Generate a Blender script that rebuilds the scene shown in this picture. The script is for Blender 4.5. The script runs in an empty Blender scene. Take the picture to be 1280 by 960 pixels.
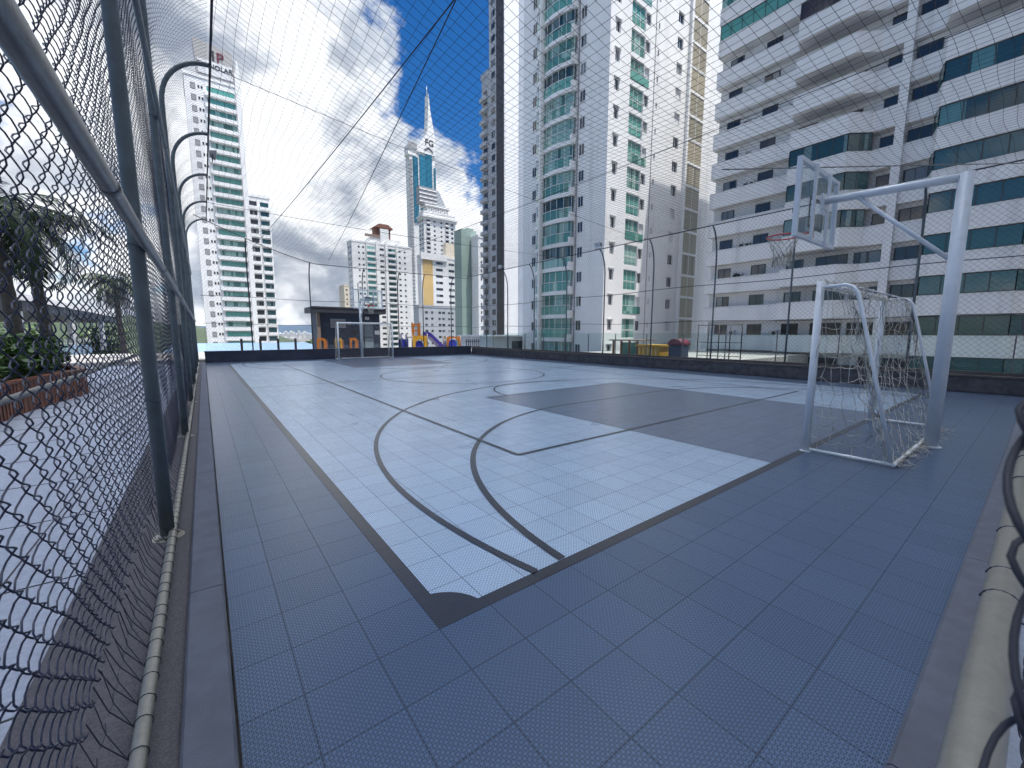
import bpy, math, random
import numpy as np
from mathutils import Vector, Matrix
R = math.radians
PI = math.pi
random.seed(7)
rng = np.random.default_rng(7)
scene = bpy.context.scene
COL = scene.collection

# ------------------------------------------------------------------ helpers
class MB:
    """collects faces and links them as ONE mesh object"""
    def __init__(s):
        s.v = []; s.f = []; s.m = []; s.s = []
    def face(s, pts, mi=0, sm=False):
        n = len(s.v); s.v.extend([tuple(p) for p in pts])
        s.f.append(tuple(range(n, n + len(pts)))); s.m.append(mi); s.s.append(sm)
    def box(s, x0, y0, z0, x1, y1, z1, mi=0):
        x0, x1 = min(x0, x1), max(x0, x1); y0, y1 = min(y0, y1), max(y0, y1); z0, z1 = min(z0, z1), max(z0, z1)
        n = len(s.v)
        s.v.extend([(x0, y0, z0), (x1, y0, z0), (x1, y1, z0), (x0, y1, z0), (x0, y0, z1), (x1, y0, z1), (x1, y1, z1), (x0, y1, z1)])
        for q in ((0, 3, 2, 1), (4, 5, 6, 7), (0, 1, 5, 4), (1, 2, 6, 5), (2, 3, 7, 6), (3, 0, 4, 7)):
            s.f.append(tuple(n + i for i in q)); s.m.append(mi); s.s.append(False)
    def prism(s, poly, z0, z1, mi=0, axis='z', sm=False):
        """poly: 2D outline; axis z: (x,y) extruded in z; axis y: (x,z) extruded in y; axis x: (y,z) extruded in x"""
        def P(a, b, c):
            return (a, b, c) if axis == 'z' else ((a, c, b) if axis == 'y' else (c, a, b))
        n = len(poly); k = len(s.v)
        s.v.extend([P(a, b, z0) for a, b in poly]); s.v.extend([P(a, b, z1) for a, b in poly])
        s.f.append(tuple(k + i for i in range(n))[::-1]); s.m.append(mi); s.s.append(False)
        s.f.append(tuple(k + n + i for i in range(n))); s.m.append(mi); s.s.append(False)
        for i in range(n):
            j = (i + 1) % n
            s.f.append((k + i, k + j, k + n + j, k + n + i)); s.m.append(mi); s.s.append(sm)
    def ribbon(s, path, z0, z1, t, mi=0):
        """vertical band standing on a plan path, t thick towards the left of travel"""
        pts = [Vector(p) for p in path]; inn = []
        for i, p in enumerate(pts):
            d = Vector((0, 0)); 
            if i > 0: d += (pts[i] - pts[i - 1]).normalized()
            if i < len(pts) - 1: d += (pts[i + 1] - pts[i]).normalized()
            d.normalize(); inn.append(p + Vector((-d.y, d.x)) * t)
        for i in range(len(pts) - 1):
            a, b, c, d = pts[i], pts[i + 1], inn[i + 1], inn[i]
            s.face([(a.x, a.y, z0), (b.x, b.y, z0), (b.x, b.y, z1), (a.x, a.y, z1)], mi)
            s.face([(c.x, c.y, z0), (d.x, d.y, z0), (d.x, d.y, z1), (c.x, c.y, z1)], mi)
            s.face([(a.x, a.y, z1), (b.x, b.y, z1), (c.x, c.y, z1), (d.x, d.y, z1)], mi)
            s.face([(d.x, d.y, z0), (c.x, c.y, z0), (b.x, b.y, z0), (a.x, a.y, z0)], mi)
        for a, d in ((pts[0], inn[0]), (pts[-1], inn[-1])):
            s.face([(a.x, a.y, z0), (d.x, d.y, z0), (d.x, d.y, z1), (a.x, a.y, z1)], mi)
    def tube(s, pts, r, n=8, mi=0, caps=True, closed=False):
        pts = [Vector(p) for p in pts]; m = len(pts)
        rr = r if isinstance(r, (list, tuple)) else [r] * m
        k = len(s.v); ref = None
        for i, p in enumerate(pts):
            if closed: d = pts[(i + 1) % m] - pts[i - 1]
            else: d = pts[min(i + 1, m - 1)] - pts[max(i - 1, 0)]
            d.normalize()
            if ref is None:
                ref = Vector((0, 0, 1)) if abs(d.z) < .9 else Vector((1, 0, 0))
            a = ref - d * ref.dot(d); a.normalize(); b = d.cross(a); ref = a
            for j in range(n):
                t = 2 * PI * j / n
                s.v.append(tuple(p + (a * math.cos(t) + b * math.sin(t)) * rr[i]))
        for i in range(m if closed else m - 1):
            i2 = (i + 1) % m
            for j in range(n):
                j2 = (j + 1) % n
                s.f.append((k + i * n + j, k + i * n + j2, k + i2 * n + j2, k + i2 * n + j)); s.m.append(mi); s.s.append(n > 4)
        if caps and not closed:
            s.f.append(tuple(k + j for j in range(n))[::-1]); s.m.append(mi); s.s.append(False)
            s.f.append(tuple(k + (m - 1) * n + j for j in range(n))); s.m.append(mi); s.s.append(False)
    def build(s, name, mats, parent=None):
        me = bpy.data.meshes.new(name)
        o = Vector((0, 0, 0)) if parent is None else WLOC[parent.name]
        me.from_pydata([(x - o.x, y - o.y, z - o.z) for x, y, z in s.v], [], s.f)
        mats = mats if isinstance(mats, (list, tuple)) else [mats]
        for m in mats: me.materials.append(m)
        me.polygons.foreach_set('material_index', s.m)
        me.polygons.foreach_set('use_smooth', s.s)
        me.update()
        ob = bpy.data.objects.new(name, me); COL.objects.link(ob)
        if parent is not None: ob.parent = parent
        WLOC[ob.name] = o.copy()
        return ob
WLOC = {}
def tag(o, label=None, cat=None, group=None, kind=None):
    if label: o['label'] = label
    if cat: o['category'] = cat
    if group: o['group'] = group
    if kind: o['kind'] = kind
    return o
def thing(name, label, cat, loc=(0, 0, 0), group=None):
    o = bpy.data.objects.new(name, None); COL.objects.link(o); o.location = loc; o.empty_display_size = .2
    WLOC[o.name] = Vector(loc)
    return tag(o, label, cat, group)
def struct(mb, name, m): return tag(mb.build(name, m), kind='structure')
def numesh(name, verts, faces4, m, parent=None, smooth=True):
    me = bpy.data.meshes.new(name); nv = len(verts); nf = len(faces4); k = faces4.shape[1]
    o = WLOC[parent.name] if parent is not None else Vector((0, 0, 0))
    verts = verts - np.array(o)
    me.vertices.add(nv); me.vertices.foreach_set('co', verts.astype(np.float32).ravel())
    me.loops.add(nf * k); me.loops.foreach_set('vertex_index', faces4.astype(np.int32).ravel())
    me.polygons.add(nf); me.polygons.foreach_set('loop_start', np.arange(0, nf * k, k, dtype=np.int32))
    me.polygons.foreach_set('loop_total', np.full(nf, k, dtype=np.int32))
    me.polygons.foreach_set('use_smooth', np.full(nf, smooth, dtype=bool))
    me.materials.append(m); me.update(calc_edges=True); me.validate()
    ob = bpy.data.objects.new(name, me); COL.objects.link(ob)
    if parent is not None: ob.parent = parent
    WLOC[ob.name] = o.copy()
    return ob
def tubes_np(P, r, n):
    """P (W,K,3) polylines -> verts, quads; r scalar"""
    W, K, _ = P.shape
    d = np.empty_like(P); d[:, 1:-1] = P[:, 2:] - P[:, :-2]; d[:, 0] = P[:, 1] - P[:, 0]; d[:, -1] = P[:, -1] - P[:, -2]
    d /= np.linalg.norm(d, axis=2, keepdims=True) + 1e-9
    ref = np.array([.317, .211, .925]) if True else None
    a = np.cross(d, np.broadcast_to(np.array([1., .12, .05]), d.shape)); na = np.linalg.norm(a, axis=2, keepdims=True)
    alt = np.cross(d, np.broadcast_to(np.array([0., .9, .43]), d.shape))
    a = np.where(na < .25, alt, a); a /= np.linalg.norm(a, axis=2, keepdims=True) + 1e-9
    b = np.cross(d, a)
    t = np.arange(n) * 2 * PI / n
    V = P[:, :, None, :] + r * (a[:, :, None, :] * np.cos(t)[None, None, :, None] + b[:, :, None, :] * np.sin(t)[None, None, :, None])
    idx = np.arange(W * K * n).reshape(W, K, n)
    q0 = idx[:, :-1, :]; q1 = np.roll(idx, -1, 2)[:, :-1, :]; q2 = np.roll(idx, -1, 2)[:, 1:, :]; q3 = idx[:, 1:, :]
    F = np.stack([q0, q1, q2, q3], -1).reshape(-1, 4)
    return V.reshape(-1, 3), F
def join_np(parts):
    vs = []; fs = []; n = 0
    for v, f in parts:
        vs.append(v); fs.append(f + n); n += len(v)
    return np.concatenate(vs), np.concatenate(fs)

# ------------------------------------------------------------------ materials
def newmat(name):
    m = bpy.data.materials.new(name); m.use_nodes = True
    nt = m.node_tree; b = nt.nodes['Principled BSDF']
    return m, nt, b
def N(nt, typ, **kw):
    n = nt.nodes.new(typ)
    for k, v in kw.items():
        if k in ('operation', 'blend_type', 'data_type', 'sky_type', 'noise_dimensions', 'feature', 'distance', 'vector_type', 'mode', 'normalize', 'interpolation_type', 'wave_type', 'bands_direction'): setattr(n, k, v)
        else: n.inputs[k].default_value = v
    return n
def math_(nt, op, a, b=None, c=None, clamp=False):
    n = nt.nodes.new('ShaderNodeMath'); n.operation = op; n.use_clamp = clamp
    for i, x in enumerate((a, b, c)):
        if x is None: continue
        if isinstance(x, (int, float)): n.inputs[i].default_value = x
        else: nt.links.new(x, n.inputs[i])
    return n.outputs[0]
def mixc(nt, f, a, b):
    n = nt.nodes.new('ShaderNodeMix'); n.data_type = 'RGBA'; n.clamp_factor = True
    for i, x in ((0, f), (6, a), (7, b)):
        if hasattr(x, 'links') or hasattr(x, 'is_linked'): nt.links.new(x, n.inputs[i])
        elif i == 0: n.inputs[0].default_value = x
        else: n.inputs[i].default_value = (*x, 1)
    return n.outputs[2]
def sstep(nt, e0, e1, x):
    n = nt.nodes.new('ShaderNodeMapRange'); n.interpolation_type = 'SMOOTHSTEP'
    n.inputs[1].default_value = e0; n.inputs[2].default_value = e1
    nt.links.new(x, n.inputs[0]); return n.outputs[0]
def noise(nt, vec, scale, detail=4, rough=.55):
    n = nt.nodes.new('ShaderNodeTexNoise'); n.inputs['Scale'].default_value = scale
    n.inputs['Detail'].default_value = detail; n.inputs['Roughness'].default_value = rough
    if vec is not None: nt.links.new(vec, n.inputs['Vector'])
    return n.outputs[0]
def mat(name, c, rough=.6, metal=0., var=.12, scale=6., bump=0., bscale=60., spec=.5, dirt=None, dscale=.6, streak=False, objrand=0.):
    m, nt, b = newmat(name)
    tc = nt.nodes.new('ShaderNodeTexCoord'); v = tc.outputs['Object']
    f = noise(nt, v, scale, 5)
    lo = tuple(x * (1 - var) for x in c); hi = tuple(min(1, x * (1 + var)) for x in c)
    col = mixc(nt, sstep(nt, .3, .7, f), lo, hi)
    if dirt:
        vv = v
        if streak:
            mp = nt.nodes.new('ShaderNodeMapping'); mp.inputs['Scale'].default_value = (1, 1, .07)
            nt.links.new(v, mp.inputs['Vector']); vv = mp.outputs[0]
        g = noise(nt, vv, dscale, 6, .65)
        col = mixc(nt, math_(nt, 'MULTIPLY', sstep(nt, .5, .8, g), dirt[3]), col, dirt[:3])
    if objrand:
        oi = nt.nodes.new('ShaderNodeObjectInfo')
        k = math_(nt, 'MULTIPLY_ADD', oi.outputs['Random'], 2 * objrand, 1 - objrand)
        hs = nt.nodes.new('ShaderNodeHueSaturation'); nt.links.new(col, hs.inputs['Color']); nt.links.new(k, hs.inputs['Value']); col = hs.outputs[0]
    nt.links.new(col, b.inputs['Base Color'])
    b.inputs['Metallic'].default_value = metal
    b.inputs['Specular IOR Level'].default_value = spec
    rr = math_(nt, 'MULTIPLY_ADD', f, .25 * rough, rough * .87, clamp=True)
    nt.links.new(rr, b.inputs['Roughness'])
    if bump:
        bp = nt.nodes.new('ShaderNodeBump'); bp.inputs['Strength'].default_value = bump; bp.inputs['Distance'].default_value = .01
        nt.links.new(noise(nt, v, bscale, 4), bp.inputs['Height']); nt.links.new(bp.outputs[0], b.inputs['Normal'])
    return m
def court_mat(name, c, rough=.34, gap=1.0):
    """perforated sports tile: 30.5 cm squares, 2.54 cm eight-hole star cells"""
    m, nt, b = newmat(name)
    tc = nt.nodes.new('ShaderNodeTexCoord'); sp = nt.nodes.new('ShaderNodeSeparateXYZ'); nt.links.new(tc.outputs['Object'], sp.inputs[0])
    X, Y = sp.outputs[0], sp.outputs[1]
    def cell(x, s, off=0.): return math_(nt, 'ABSOLUTE', math_(nt, 'SUBTRACT', math_(nt, 'FRACT', math_(nt, 'MULTIPLY_ADD', x, 1 / s, 400 + off)), .5))
    cs = .305 / 12
    ax, ay = cell(X, cs), cell(Y, cs)
    a = math_(nt, 'MAXIMUM', ax, ay); bb = math_(nt, 'MINIMUM', ax, ay)
    d1 = math_(nt, 'SUBTRACT', bb, .072); d2 = math_(nt, 'SUBTRACT', math_(nt, 'MULTIPLY', math_(nt, 'SUBTRACT', a, bb), .707), .062)
    d3 = math_(nt, 'SUBTRACT', .445, a)
    hole = sstep(nt, -.012, .022, math_(nt, 'MINIMUM', math_(nt, 'MINIMUM', d1, d2), d3))
    tx, ty = cell(X, .305, .5), cell(Y, .305, .5)
    seam = math_(nt, 'SUBTRACT', 1, sstep(nt, .003, .009, math_(nt, 'MINIMUM', math_(nt, 'SUBTRACT', .5, cell(X, .305)), math_(nt, 'SUBTRACT', .5, cell(Y, .305)))))
    # one tone per tile
    fl = nt.nodes.new('ShaderNodeVectorMath'); fl.operation = 'SCALE'; fl.inputs[3].default_value = 1 / .305; nt.links.new(tc.outputs['Object'], fl.inputs[0])
    f2 = nt.nodes.new('ShaderNodeVectorMath'); f2.operation = 'FLOOR'; nt.links.new(fl.outputs[0], f2.inputs[0])
    wn = nt.nodes.new('ShaderNodeTexWhiteNoise'); nt.links.new(f2.outputs[0], wn.inputs['Vector'])
    g = noise(nt, tc.outputs['Object'], 1.3, 6, .6)
    k = math_(nt, 'ADD', math_(nt, 'MULTIPLY_ADD', wn.outputs['Value'], .13, .84), math_(nt, 'MULTIPLY_ADD', g, .09, .055))
    hs = nt.nodes.new('ShaderNodeHueSaturation'); hs.inputs['Color'].default_value = (*c, 1); nt.links.new(k, hs.inputs['Value'])
    dust = sstep(nt, .52, .75, noise(nt, tc.outputs['Object'], .7, 8, .7))
    col = mixc(nt, math_(nt, 'MULTIPLY', dust, .012), hs.outputs[0], (.42, .41, .38))
    st = sstep(nt, .60, .78, noise(nt, tc.outputs['Object'], 2.1, 9, .72))
    col = mixc(nt, math_(nt, 'MULTIPLY', st, .04), col, tuple(x * .45 for x in c))
    mp = nt.nodes.new('ShaderNodeMapping'); mp.inputs['Scale'].default_value = (1.2, .16, 1); mp.inputs['Rotation'].default_value = (0, 0, .35); nt.links.new(tc.outputs['Object'], mp.inputs['Vector'])
    scuff = sstep(nt, .70, .76, noise(nt, mp.outputs[0], 9., 6, .6))
    col = mixc(nt, math_(nt, 'MULTIPLY', scuff, .14), col, (.30, .31, .33))
    dark = math_(nt, 'MAXIMUM', math_(nt, 'MULTIPLY', hole, .95), math_(nt, 'MULTIPLY', seam, .8 * gap))
    col = mixc(nt, dark, col, tuple(x * .10 for x in (.09, .12, .2)))
    nt.links.new(col, b.inputs['Base Color'])
    r_ = math_(nt, 'ADD', math_(nt, 'MULTIPLY_ADD', g, .04, rough - .01), math_(nt, 'MULTIPLY', dark, .4))
    nt.links.new(r_, b.inputs['Roughness'])
    b.inputs['Specular IOR Level'].default_value = .25
    nt.links.new(math_(nt, 'MULTIPLY_ADD', dark, -.6, .9, clamp=True), b.inputs['Coat Weight']); b.inputs['Coat IOR'].default_value = 1.36
    nt.links.new(math_(nt, 'MULTIPLY_ADD', g, .03, .24), b.inputs['Coat Roughness'])
    bp = nt.nodes.new('ShaderNodeBump'); bp.inputs['Strength'].default_value = .22; bp.inputs['Distance'].default_value = .0015
    h = math_(nt, 'SUBTRACT', math_(nt, 'MULTIPLY', wn.outputs['Value'], .2), dark)
    nt.links.new(h, bp.inputs['Height']); nt.links.new(bp.outputs[0], b.inputs['Normal'])
    return m
def glass_mat(name, c, c2, rough=.06, frac=.35):
    """tinted window pane seen from outside: dark room or drawn curtain, one pick per window"""
    m, nt, b = newmat(name)
    oi = nt.nodes.new('ShaderNodeObjectInfo'); tc = nt.nodes.new('ShaderNodeTexCoord')
    sp = nt.nodes.new('ShaderNodeSeparateXYZ'); nt.links.new(tc.outputs['Object'], sp.inputs[0])
    w = nt.nodes.new('ShaderNodeTexWhiteNoise'); w.noise_dimensions = '4D'
    fl = nt.nodes.new('ShaderNodeVectorMath'); fl.operation = 'SNAP'; fl.inputs[1].default_value = (.55, .55, 9.0)
    nt.links.new(tc.outputs['Object'], fl.inputs[0]); nt.links.new(fl.outputs[0], w.inputs['Vector']); nt.links.new(math_(nt, 'MULTIPLY', oi.outputs['Random'], 91.), w.inputs['W'])
    cur = math_(nt, 'LESS_THAN', math_(nt, 'ADD', math_(nt, 'MULTIPLY', w.outputs['Value'], .45), math_(nt, 'MULTIPLY', oi.outputs['Random'], .55)), frac)
    wave = noise(nt, tc.outputs['Object'], 3.5, 3)
    k = math_(nt, 'MULTIPLY_ADD', oi.outputs['Random'], .9, .55)
    hs = nt.nodes.new('ShaderNodeHueSaturation'); hs.inputs['Color'].default_value = (*c, 1); nt.links.new(k, hs.inputs['Value'])
    cc = mixc(nt, wave, tuple(x * .7 for x in c2), c2)
    nt.links.new(mixc(nt, cur, hs.outputs[0], cc), b.inputs['Base Color'])
    b.inputs['Roughness'].default_value = rough; b.inputs['Specular IOR Level'].default_value = .8
    bp = nt.nodes.new('ShaderNodeBump'); bp.inputs['Strength'].default_value = .06; bp.inputs['Distance'].default_value = .05
    nt.links.new(noise(nt, tc.outputs['Object'], 1.1, 2), bp.inputs['Height']); nt.links.new(bp.outputs[0], b.inputs['Normal'])
    return m
def leaf_mat(name, c, c2):
    m, nt, b = newmat(name)
    tc = nt.nodes.new('ShaderNodeTexCoord')
    nt.links.new(mixc(nt, sstep(nt, .35, .65, noise(nt, tc.outputs['Object'], 5., 5)), c, c2), b.inputs['Base Color'])
    b.inputs['Roughness'].default_value = .5
    return m
M = {}
M['tile_dark'] = court_mat('blue_grey_court_tile', (.068, .110, .192), .33)
M['tile_light'] = court_mat('pale_blue_court_tile', (.39, .51, .665), .27)
M['tile_key'] = court_mat('grey_court_tile', (.125, .165, .25), .31)
M['line'] = court_mat('charcoal_line', (.028, .031, .042), .36, .5)
M['kerb'] = mat('kerb_concrete', (.085, .095, .125), .75, var=.15, scale=9, bump=.5, bscale=160, dirt=(.08, .08, .09, .5), dscale=2.5)
M['plinth'] = mat('dark_granite_strip', (.075, .07, .08), .8, var=.35, scale=140, bump=.5, bscale=220)
M['paving'] = mat('pale_paving', (.29, .32, .39), .7, var=.1, scale=40, bump=.2, bscale=150, dirt=(.2, .2, .21, .5), dscale=.8)
M['joint'] = mat('joint_line', (.05, .05, .055), .9)
M['post'] = mat('grey_green_paint', (.10, .125, .135), .42, var=.16, scale=7, bump=.15, bscale=90, dirt=(.06, .05, .045, .4), dscale=5)
M['rail'] = mat('weathered_galvanised_pipe', (.20, .205, .205), .40, .6, var=.15, scale=12, dirt=(.16, .14, .12, .5), dscale=8, bump=.1, bscale=120)
M['zinc'] = mat('dull_zinc_pipe', (.30, .285, .245), .36, .5, var=.10, scale=30, dirt=(.14, .12, .10, .35), dscale=30, bump=.10, bscale=260)
M['wire'] = mat('navy_coated_wire', (.010, .015, .045), .30, var=.3, scale=30, spec=.6)
M['cord'] = mat('dark_cord', (.02, .022, .035), .7)
M['netcord'] = mat('dark_net_cord', (.02, .024, .032), .7)
M['goalnet'] = mat('dirty_net_cord', (.42, .40, .35), .85, var=.5, scale=9)
M['white'] = mat('white_paint', (.74, .76, .78), .35, var=.04, scale=5, dirt=(.4, .38, .34, .45), dscale=4, bump=.06, bscale=90)
M['bbframe'] = mat('blue_white_paint', (.64, .675, .715), .38, var=.06, scale=6, dirt=(.3, .3, .3, .4), dscale=6)
M['red'] = mat('red_paint', (.55, .05, .045), .4, var=.15)
M['black'] = mat('black_metal', (.02, .02, .024), .5)
M['wallband'] = mat('dark_wood_cladding', (.085, .078, .08), .6, var=.3, scale=5, bump=.25, bscale=40)
M['wallnavy'] = mat('navy_painted_wall', (.03, .036, .06), .55, var=.2, scale=3, dirt=(.07, .07, .09, .4), dscale=2)
M['capstone'] = mat('brown_cap', (.10, .085, .075), .6, var=.2, scale=4)
M['shed'] = mat('slate_cladding', (.035, .052, .095), .6, var=.2, scale=4)
M['shedtrim'] = mat('charcoal_fascia', (.03, .034, .045), .55)
M['door'] = mat('grey_blue_door', (.16, .21, .25), .5)
M['brown'] = mat('brown_post', (.22, .17, .14), .6)
M['orange'] = mat('orange_plastic', (.36, .115, .010), .55)
M['yellow'] = mat('yellow_plastic', (.42, .23, .014), .55)
M['blue'] = mat('blue_plastic', (.02, .03, .28), .35)
M['slide'] = mat('violet_plastic', (.04, .025, .22), .35)
M['blueroof'] = mat('blue_metal_roof', (.20, .31, .47), .45, .1, var=.12, scale=2, dirt=(.35, .36, .38, .4), dscale=1.2)
M['wood'] = mat('red_brown_boards', (.17, .058, .028), .55, var=.35, scale=6, bump=.4, bscale=25)
M['soil'] = mat('soil', (.05, .035, .025), .9)
M['bark'] = mat('palm_bark', (.09, .075, .06), .85, var=.3, scale=12, bump=.8, bscale=30)
M['frond'] = leaf_mat('palm_leaf', (.018, .04, .012), (.045, .08, .022))
M['leaf'] = leaf_mat('shrub_leaf', (.03, .075, .012), (.08, .16, .03))
M['treeleaf'] = leaf_mat('tree_leaf', (.035, .07, .015), (.09, .15, .035))
M['hill'] = leaf_mat('hill_forest', (.018, .034, .014), (.04, .065, .022))
M['mountain'] = mat('far_mountain', (.045, .075, .115), .9, var=.2, scale=.01)  # distance haze is put into this blue base colour
M['ground'] = mat('city_ground', (.14, .14, .13), .9, var=.3, scale=.05)
M['terrace'] = mat('terrace_floor', (.30, .29, .28), .8, var=.1, scale=3)
M['w1'] = mat('white_render', (.78, .78, .78), .7, var=.03, scale=.5, dirt=(.48, .48, .47, .6), dscale=.6, streak=True, bump=.1, bscale=30)
M['w2'] = mat('white_tile_facade', (.71, .72, .735), .45, var=.03, scale=.7, dirt=(.36, .36, .36, .6), dscale=.9, streak=True)
M['w3'] = mat('off_white_facade', (.72, .715, .70), .7, var=.04, scale=.2, dirt=(.5, .5, .48, .5), dscale=.2, streak=True)
M['grey_wall'] = mat('grey_facade', (.40, .42, .45), .7, var=.06, scale=.3, dirt=(.3, .31, .33, .5), dscale=.3, streak=True)
M['bluegrey'] = mat('blue_grey_facade', (.36, .40, .47), .7, var=.06, scale=.3)
M['darkstripe'] = mat('dark_facade_strip', (.028, .026, .03), .4, var=.4, scale=.6)
M['ochre'] = mat('ochre_facade', (.58, .40, .17), .7, var=.06, scale=.3)
M['sand'] = mat('sand_facade', (.60, .48, .33), .7, var=.06, scale=.3)
M['sage'] = mat('sage_green_facade', (.27, .36, .32), .7, var=.06, scale=.2)
M['beige'] = mat('beige_facade', (.66, .58, .46), .7, var=.05, scale=.3)
M['brick'] = mat('red_brown_brick', (.20, .085, .06), .8, var=.2, scale=2)
M['frame'] = mat('bronze_window_frame', (.05, .048, .046), .45)
M['framew'] = mat('white_window_frame', (.66, .67, .68), .5)
M['shutter'] = mat('white_roller_shutter', (.70, .70, .70), .6, var=.04)
M['pane'] = glass_mat('dark_pane', (.03, .036, .045), (.26, .28, .29), .07, .27)
M['teal'] = glass_mat('teal_pane', (.085, .25, .215), (.30, .50, .45), .07, .40)
M['tealdark'] = glass_mat('dark_teal_pane', (.025, .075, .08), (.17, .26, .26), .05, .30)
M['tealblue'] = glass_mat('blue_green_pane', (.03, .082, .098), (.12, .27, .28), .05, .30)
M['brownglass'] = glass_mat('brown_pane', (.045, .03, .028), (.09, .07, .06), .06, .3)
M['blueglass'] = glass_mat('blue_curtain_wall', (.03, .13, .19), (.06, .20, .27), .08, .4)
M['beigeglass'] = glass_mat('beige_stair_pane', (.27, .235, .155), (.35, .31, .21), .45, .5)
M['void'] = mat('open_balcony_shade', (.10, .10, .105), .8, var=.2, scale=1)
M['grille'] = mat('grey_louvre', (.30, .30, .31), .6, var=.1, scale=9)
M['ac'] = mat('air_conditioner_white', (.62, .62, .60), .5)
M['signgrey'] = mat('sign_grey', (.36, .35, .345), .6, var=.05)
M['maroon'] = mat('maroon_letter', (.13, .012, .035), .5)
M['letter'] = mat('black_letter', (.025, .025, .03), .5)
M['canopy'] = mat('grey_canopy', (.20, .20, .215), .7, var=.1)
def clear_glass(name, c, a):
    m, nt, b = newmat(name)
    tr = nt.nodes.new('ShaderNodeBsdfTransparent'); tr.inputs[0].default_value = (*c, 1)
    gl = nt.nodes.new('ShaderNodeBsdfGlossy'); gl.inputs['Roughness'].default_value = .04
    fr = nt.nodes.new('ShaderNodeFresnel'); fr.inputs[0].default_value = 1.45
    df = nt.nodes.new('ShaderNodeBsdfDiffuse'); df.inputs[0].default_value = (.55, .6, .6, 1)
    mx = nt.nodes.new('ShaderNodeMixShader'); mx2 = nt.nodes.new('ShaderNodeMixShader')
    mx2.inputs[0].default_value = a
    nt.links.new(tr.outputs[0], mx2.inputs[1]); nt.links.new(df.outputs[0], mx2.inputs[2])
    ge = nt.nodes.new('ShaderNodeNewGeometry')
    nt.links.new(math_(nt, 'MINIMUM', math_(nt, 'MULTIPLY', fr.outputs[0], math_(nt, 'SUBTRACT', 1, ge.outputs['Backfacing'])), .45), mx.inputs[0]); nt.links.new(mx2.outputs[0], mx.inputs[1]); nt.links.new(gl.outputs[0], mx.inputs[2])
    nt.links.new(mx.outputs[0], nt.nodes['Material Output'].inputs[0])
    nt.nodes.remove(b)
    return m
M['clear'] = clear_glass('clear_glass', (.90, .95, .94), .02)
M['acrylic'] = clear_glass('clear_acrylic', (.93, .96, .97), .05)

# ------------------------------------------------------------------ camera, sun, sky
CAM = Vector((-.831, -1.690, 1.464)); FW = Vector((.5996, .7907, -.1238)); RT = Vector((.7968, -.6042, .0014)); UP = Vector((.0737, .0995, .9923))
cam = bpy.data.cameras.new('camera'); co = bpy.data.objects.new('camera', cam); COL.objects.link(co)
mw = Matrix((( RT.x, UP.x, -FW.x, CAM.x), (RT.y, UP.y, -FW.y, CAM.y), (RT.z, UP.z, -FW.z, CAM.z), (0, 0, 0, 1)))
co.matrix_world = mw
cam.sensor_width = 36; cam.lens = 14.205; cam.clip_start = .02; cam.clip_end = 12000
cam.dof.use_dof = True; cam.dof.focus_distance = 6.; cam.dof.aperture_fstop = 7.
scene.camera = co
SUN_EL = R(74); SD = Vector((.367 * math.cos(SUN_EL) / .9998, -.93 * math.cos(SUN_EL) / .9998, math.sin(SUN_EL)))
sun = bpy.data.lights.new('sun', 'SUN'); so = bpy.data.objects.new('sun', sun); COL.objects.link(so)
sun.energy = 3.7; sun.angle = R(.5); sun.color = (1, .955, .89)
so.rotation_euler = SD.to_track_quat('Z', 'Y').to_euler(); so.location = (0, 0, 150)
w = bpy.data.worlds.new('World'); scene.world = w; w.use_nodes = True
nt = w.node_tree; bg = nt.nodes['Background']
sky = nt.nodes.new('ShaderNodeTexSky'); sky.sky_type = 'NISHITA'; sky.sun_disc = False
sky.sun_elevation = SUN_EL; sky.sun_rotation = math.atan2(SD.x, SD.y); sky.altitude = 20; sky.air_density = 1.0; sky.dust_density = .3; sky.ozone_density = 2.5
tc = nt.nodes.new('ShaderNodeTexCoord'); D = tc.outputs['Generated']
sp = nt.nodes.new('ShaderNodeSeparateXYZ'); nt.links.new(D, sp.inputs[0])
zz = math_(nt, 'ADD', math_(nt, 'MAXIMUM', sp.outputs[2], 0.), .55)
cv = nt.nodes.new('ShaderNodeCombineXYZ')
nt.links.new(math_(nt, 'DIVIDE', sp.outputs[0], zz), cv.inputs[0]); nt.links.new(math_(nt, 'DIVIDE', sp.outputs[1], zz), cv.inputs[1]); nt.links.new(math_(nt, 'MULTIPLY', sp.outputs[2], 1.9), cv.inputs[2])
mp = nt.nodes.new('ShaderNodeMapping'); mp.inputs['Scale'].default_value = (1, 1, 1.5); mp.inputs['Location'].default_value = (3.1, 1.7, .4); nt.links.new(D, mp.inputs['Vector'])
wp = nt.nodes.new('ShaderNodeTexNoise'); wp.inputs['Scale'].default_value = 6.; wp.inputs['Detail'].default_value = 4; nt.links.new(mp.outputs[0], wp.inputs['Vector'])
wv = nt.nodes.new('ShaderNodeVectorMath'); wv.operation = 'MULTIPLY_ADD'; wv.inputs[1].default_value = (.10, .10, .10); nt.links.new(wp.outputs['Color'], wv.inputs[0]); nt.links.new(mp.outputs[0], wv.inputs[2])
CVV = wv.outputs[0]
big = noise(nt, CVV, 2.2, 2, .5)
fine = noise(nt, CVV, 5.2, 12, .60)
def lobe(d, lo, hi):
    d = Vector(d).normalized(); vm = nt.nodes.new('ShaderNodeVectorMath'); vm.operation = 'DOT_PRODUCT'
    vm.inputs[1].default_value = d; nt.links.new(D, vm.inputs[0]); return sstep(nt, lo, hi, vm.outputs['Value'])
def pix(u, v): return FW + RT * ((u - 640) / 505.07) - UP * ((v - 480) / 505.07)
cov = math_(nt, 'MULTIPLY_ADD', fine, 1.0, math_(nt, 'MULTIPLY_ADD', big, .5, -.25))
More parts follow.
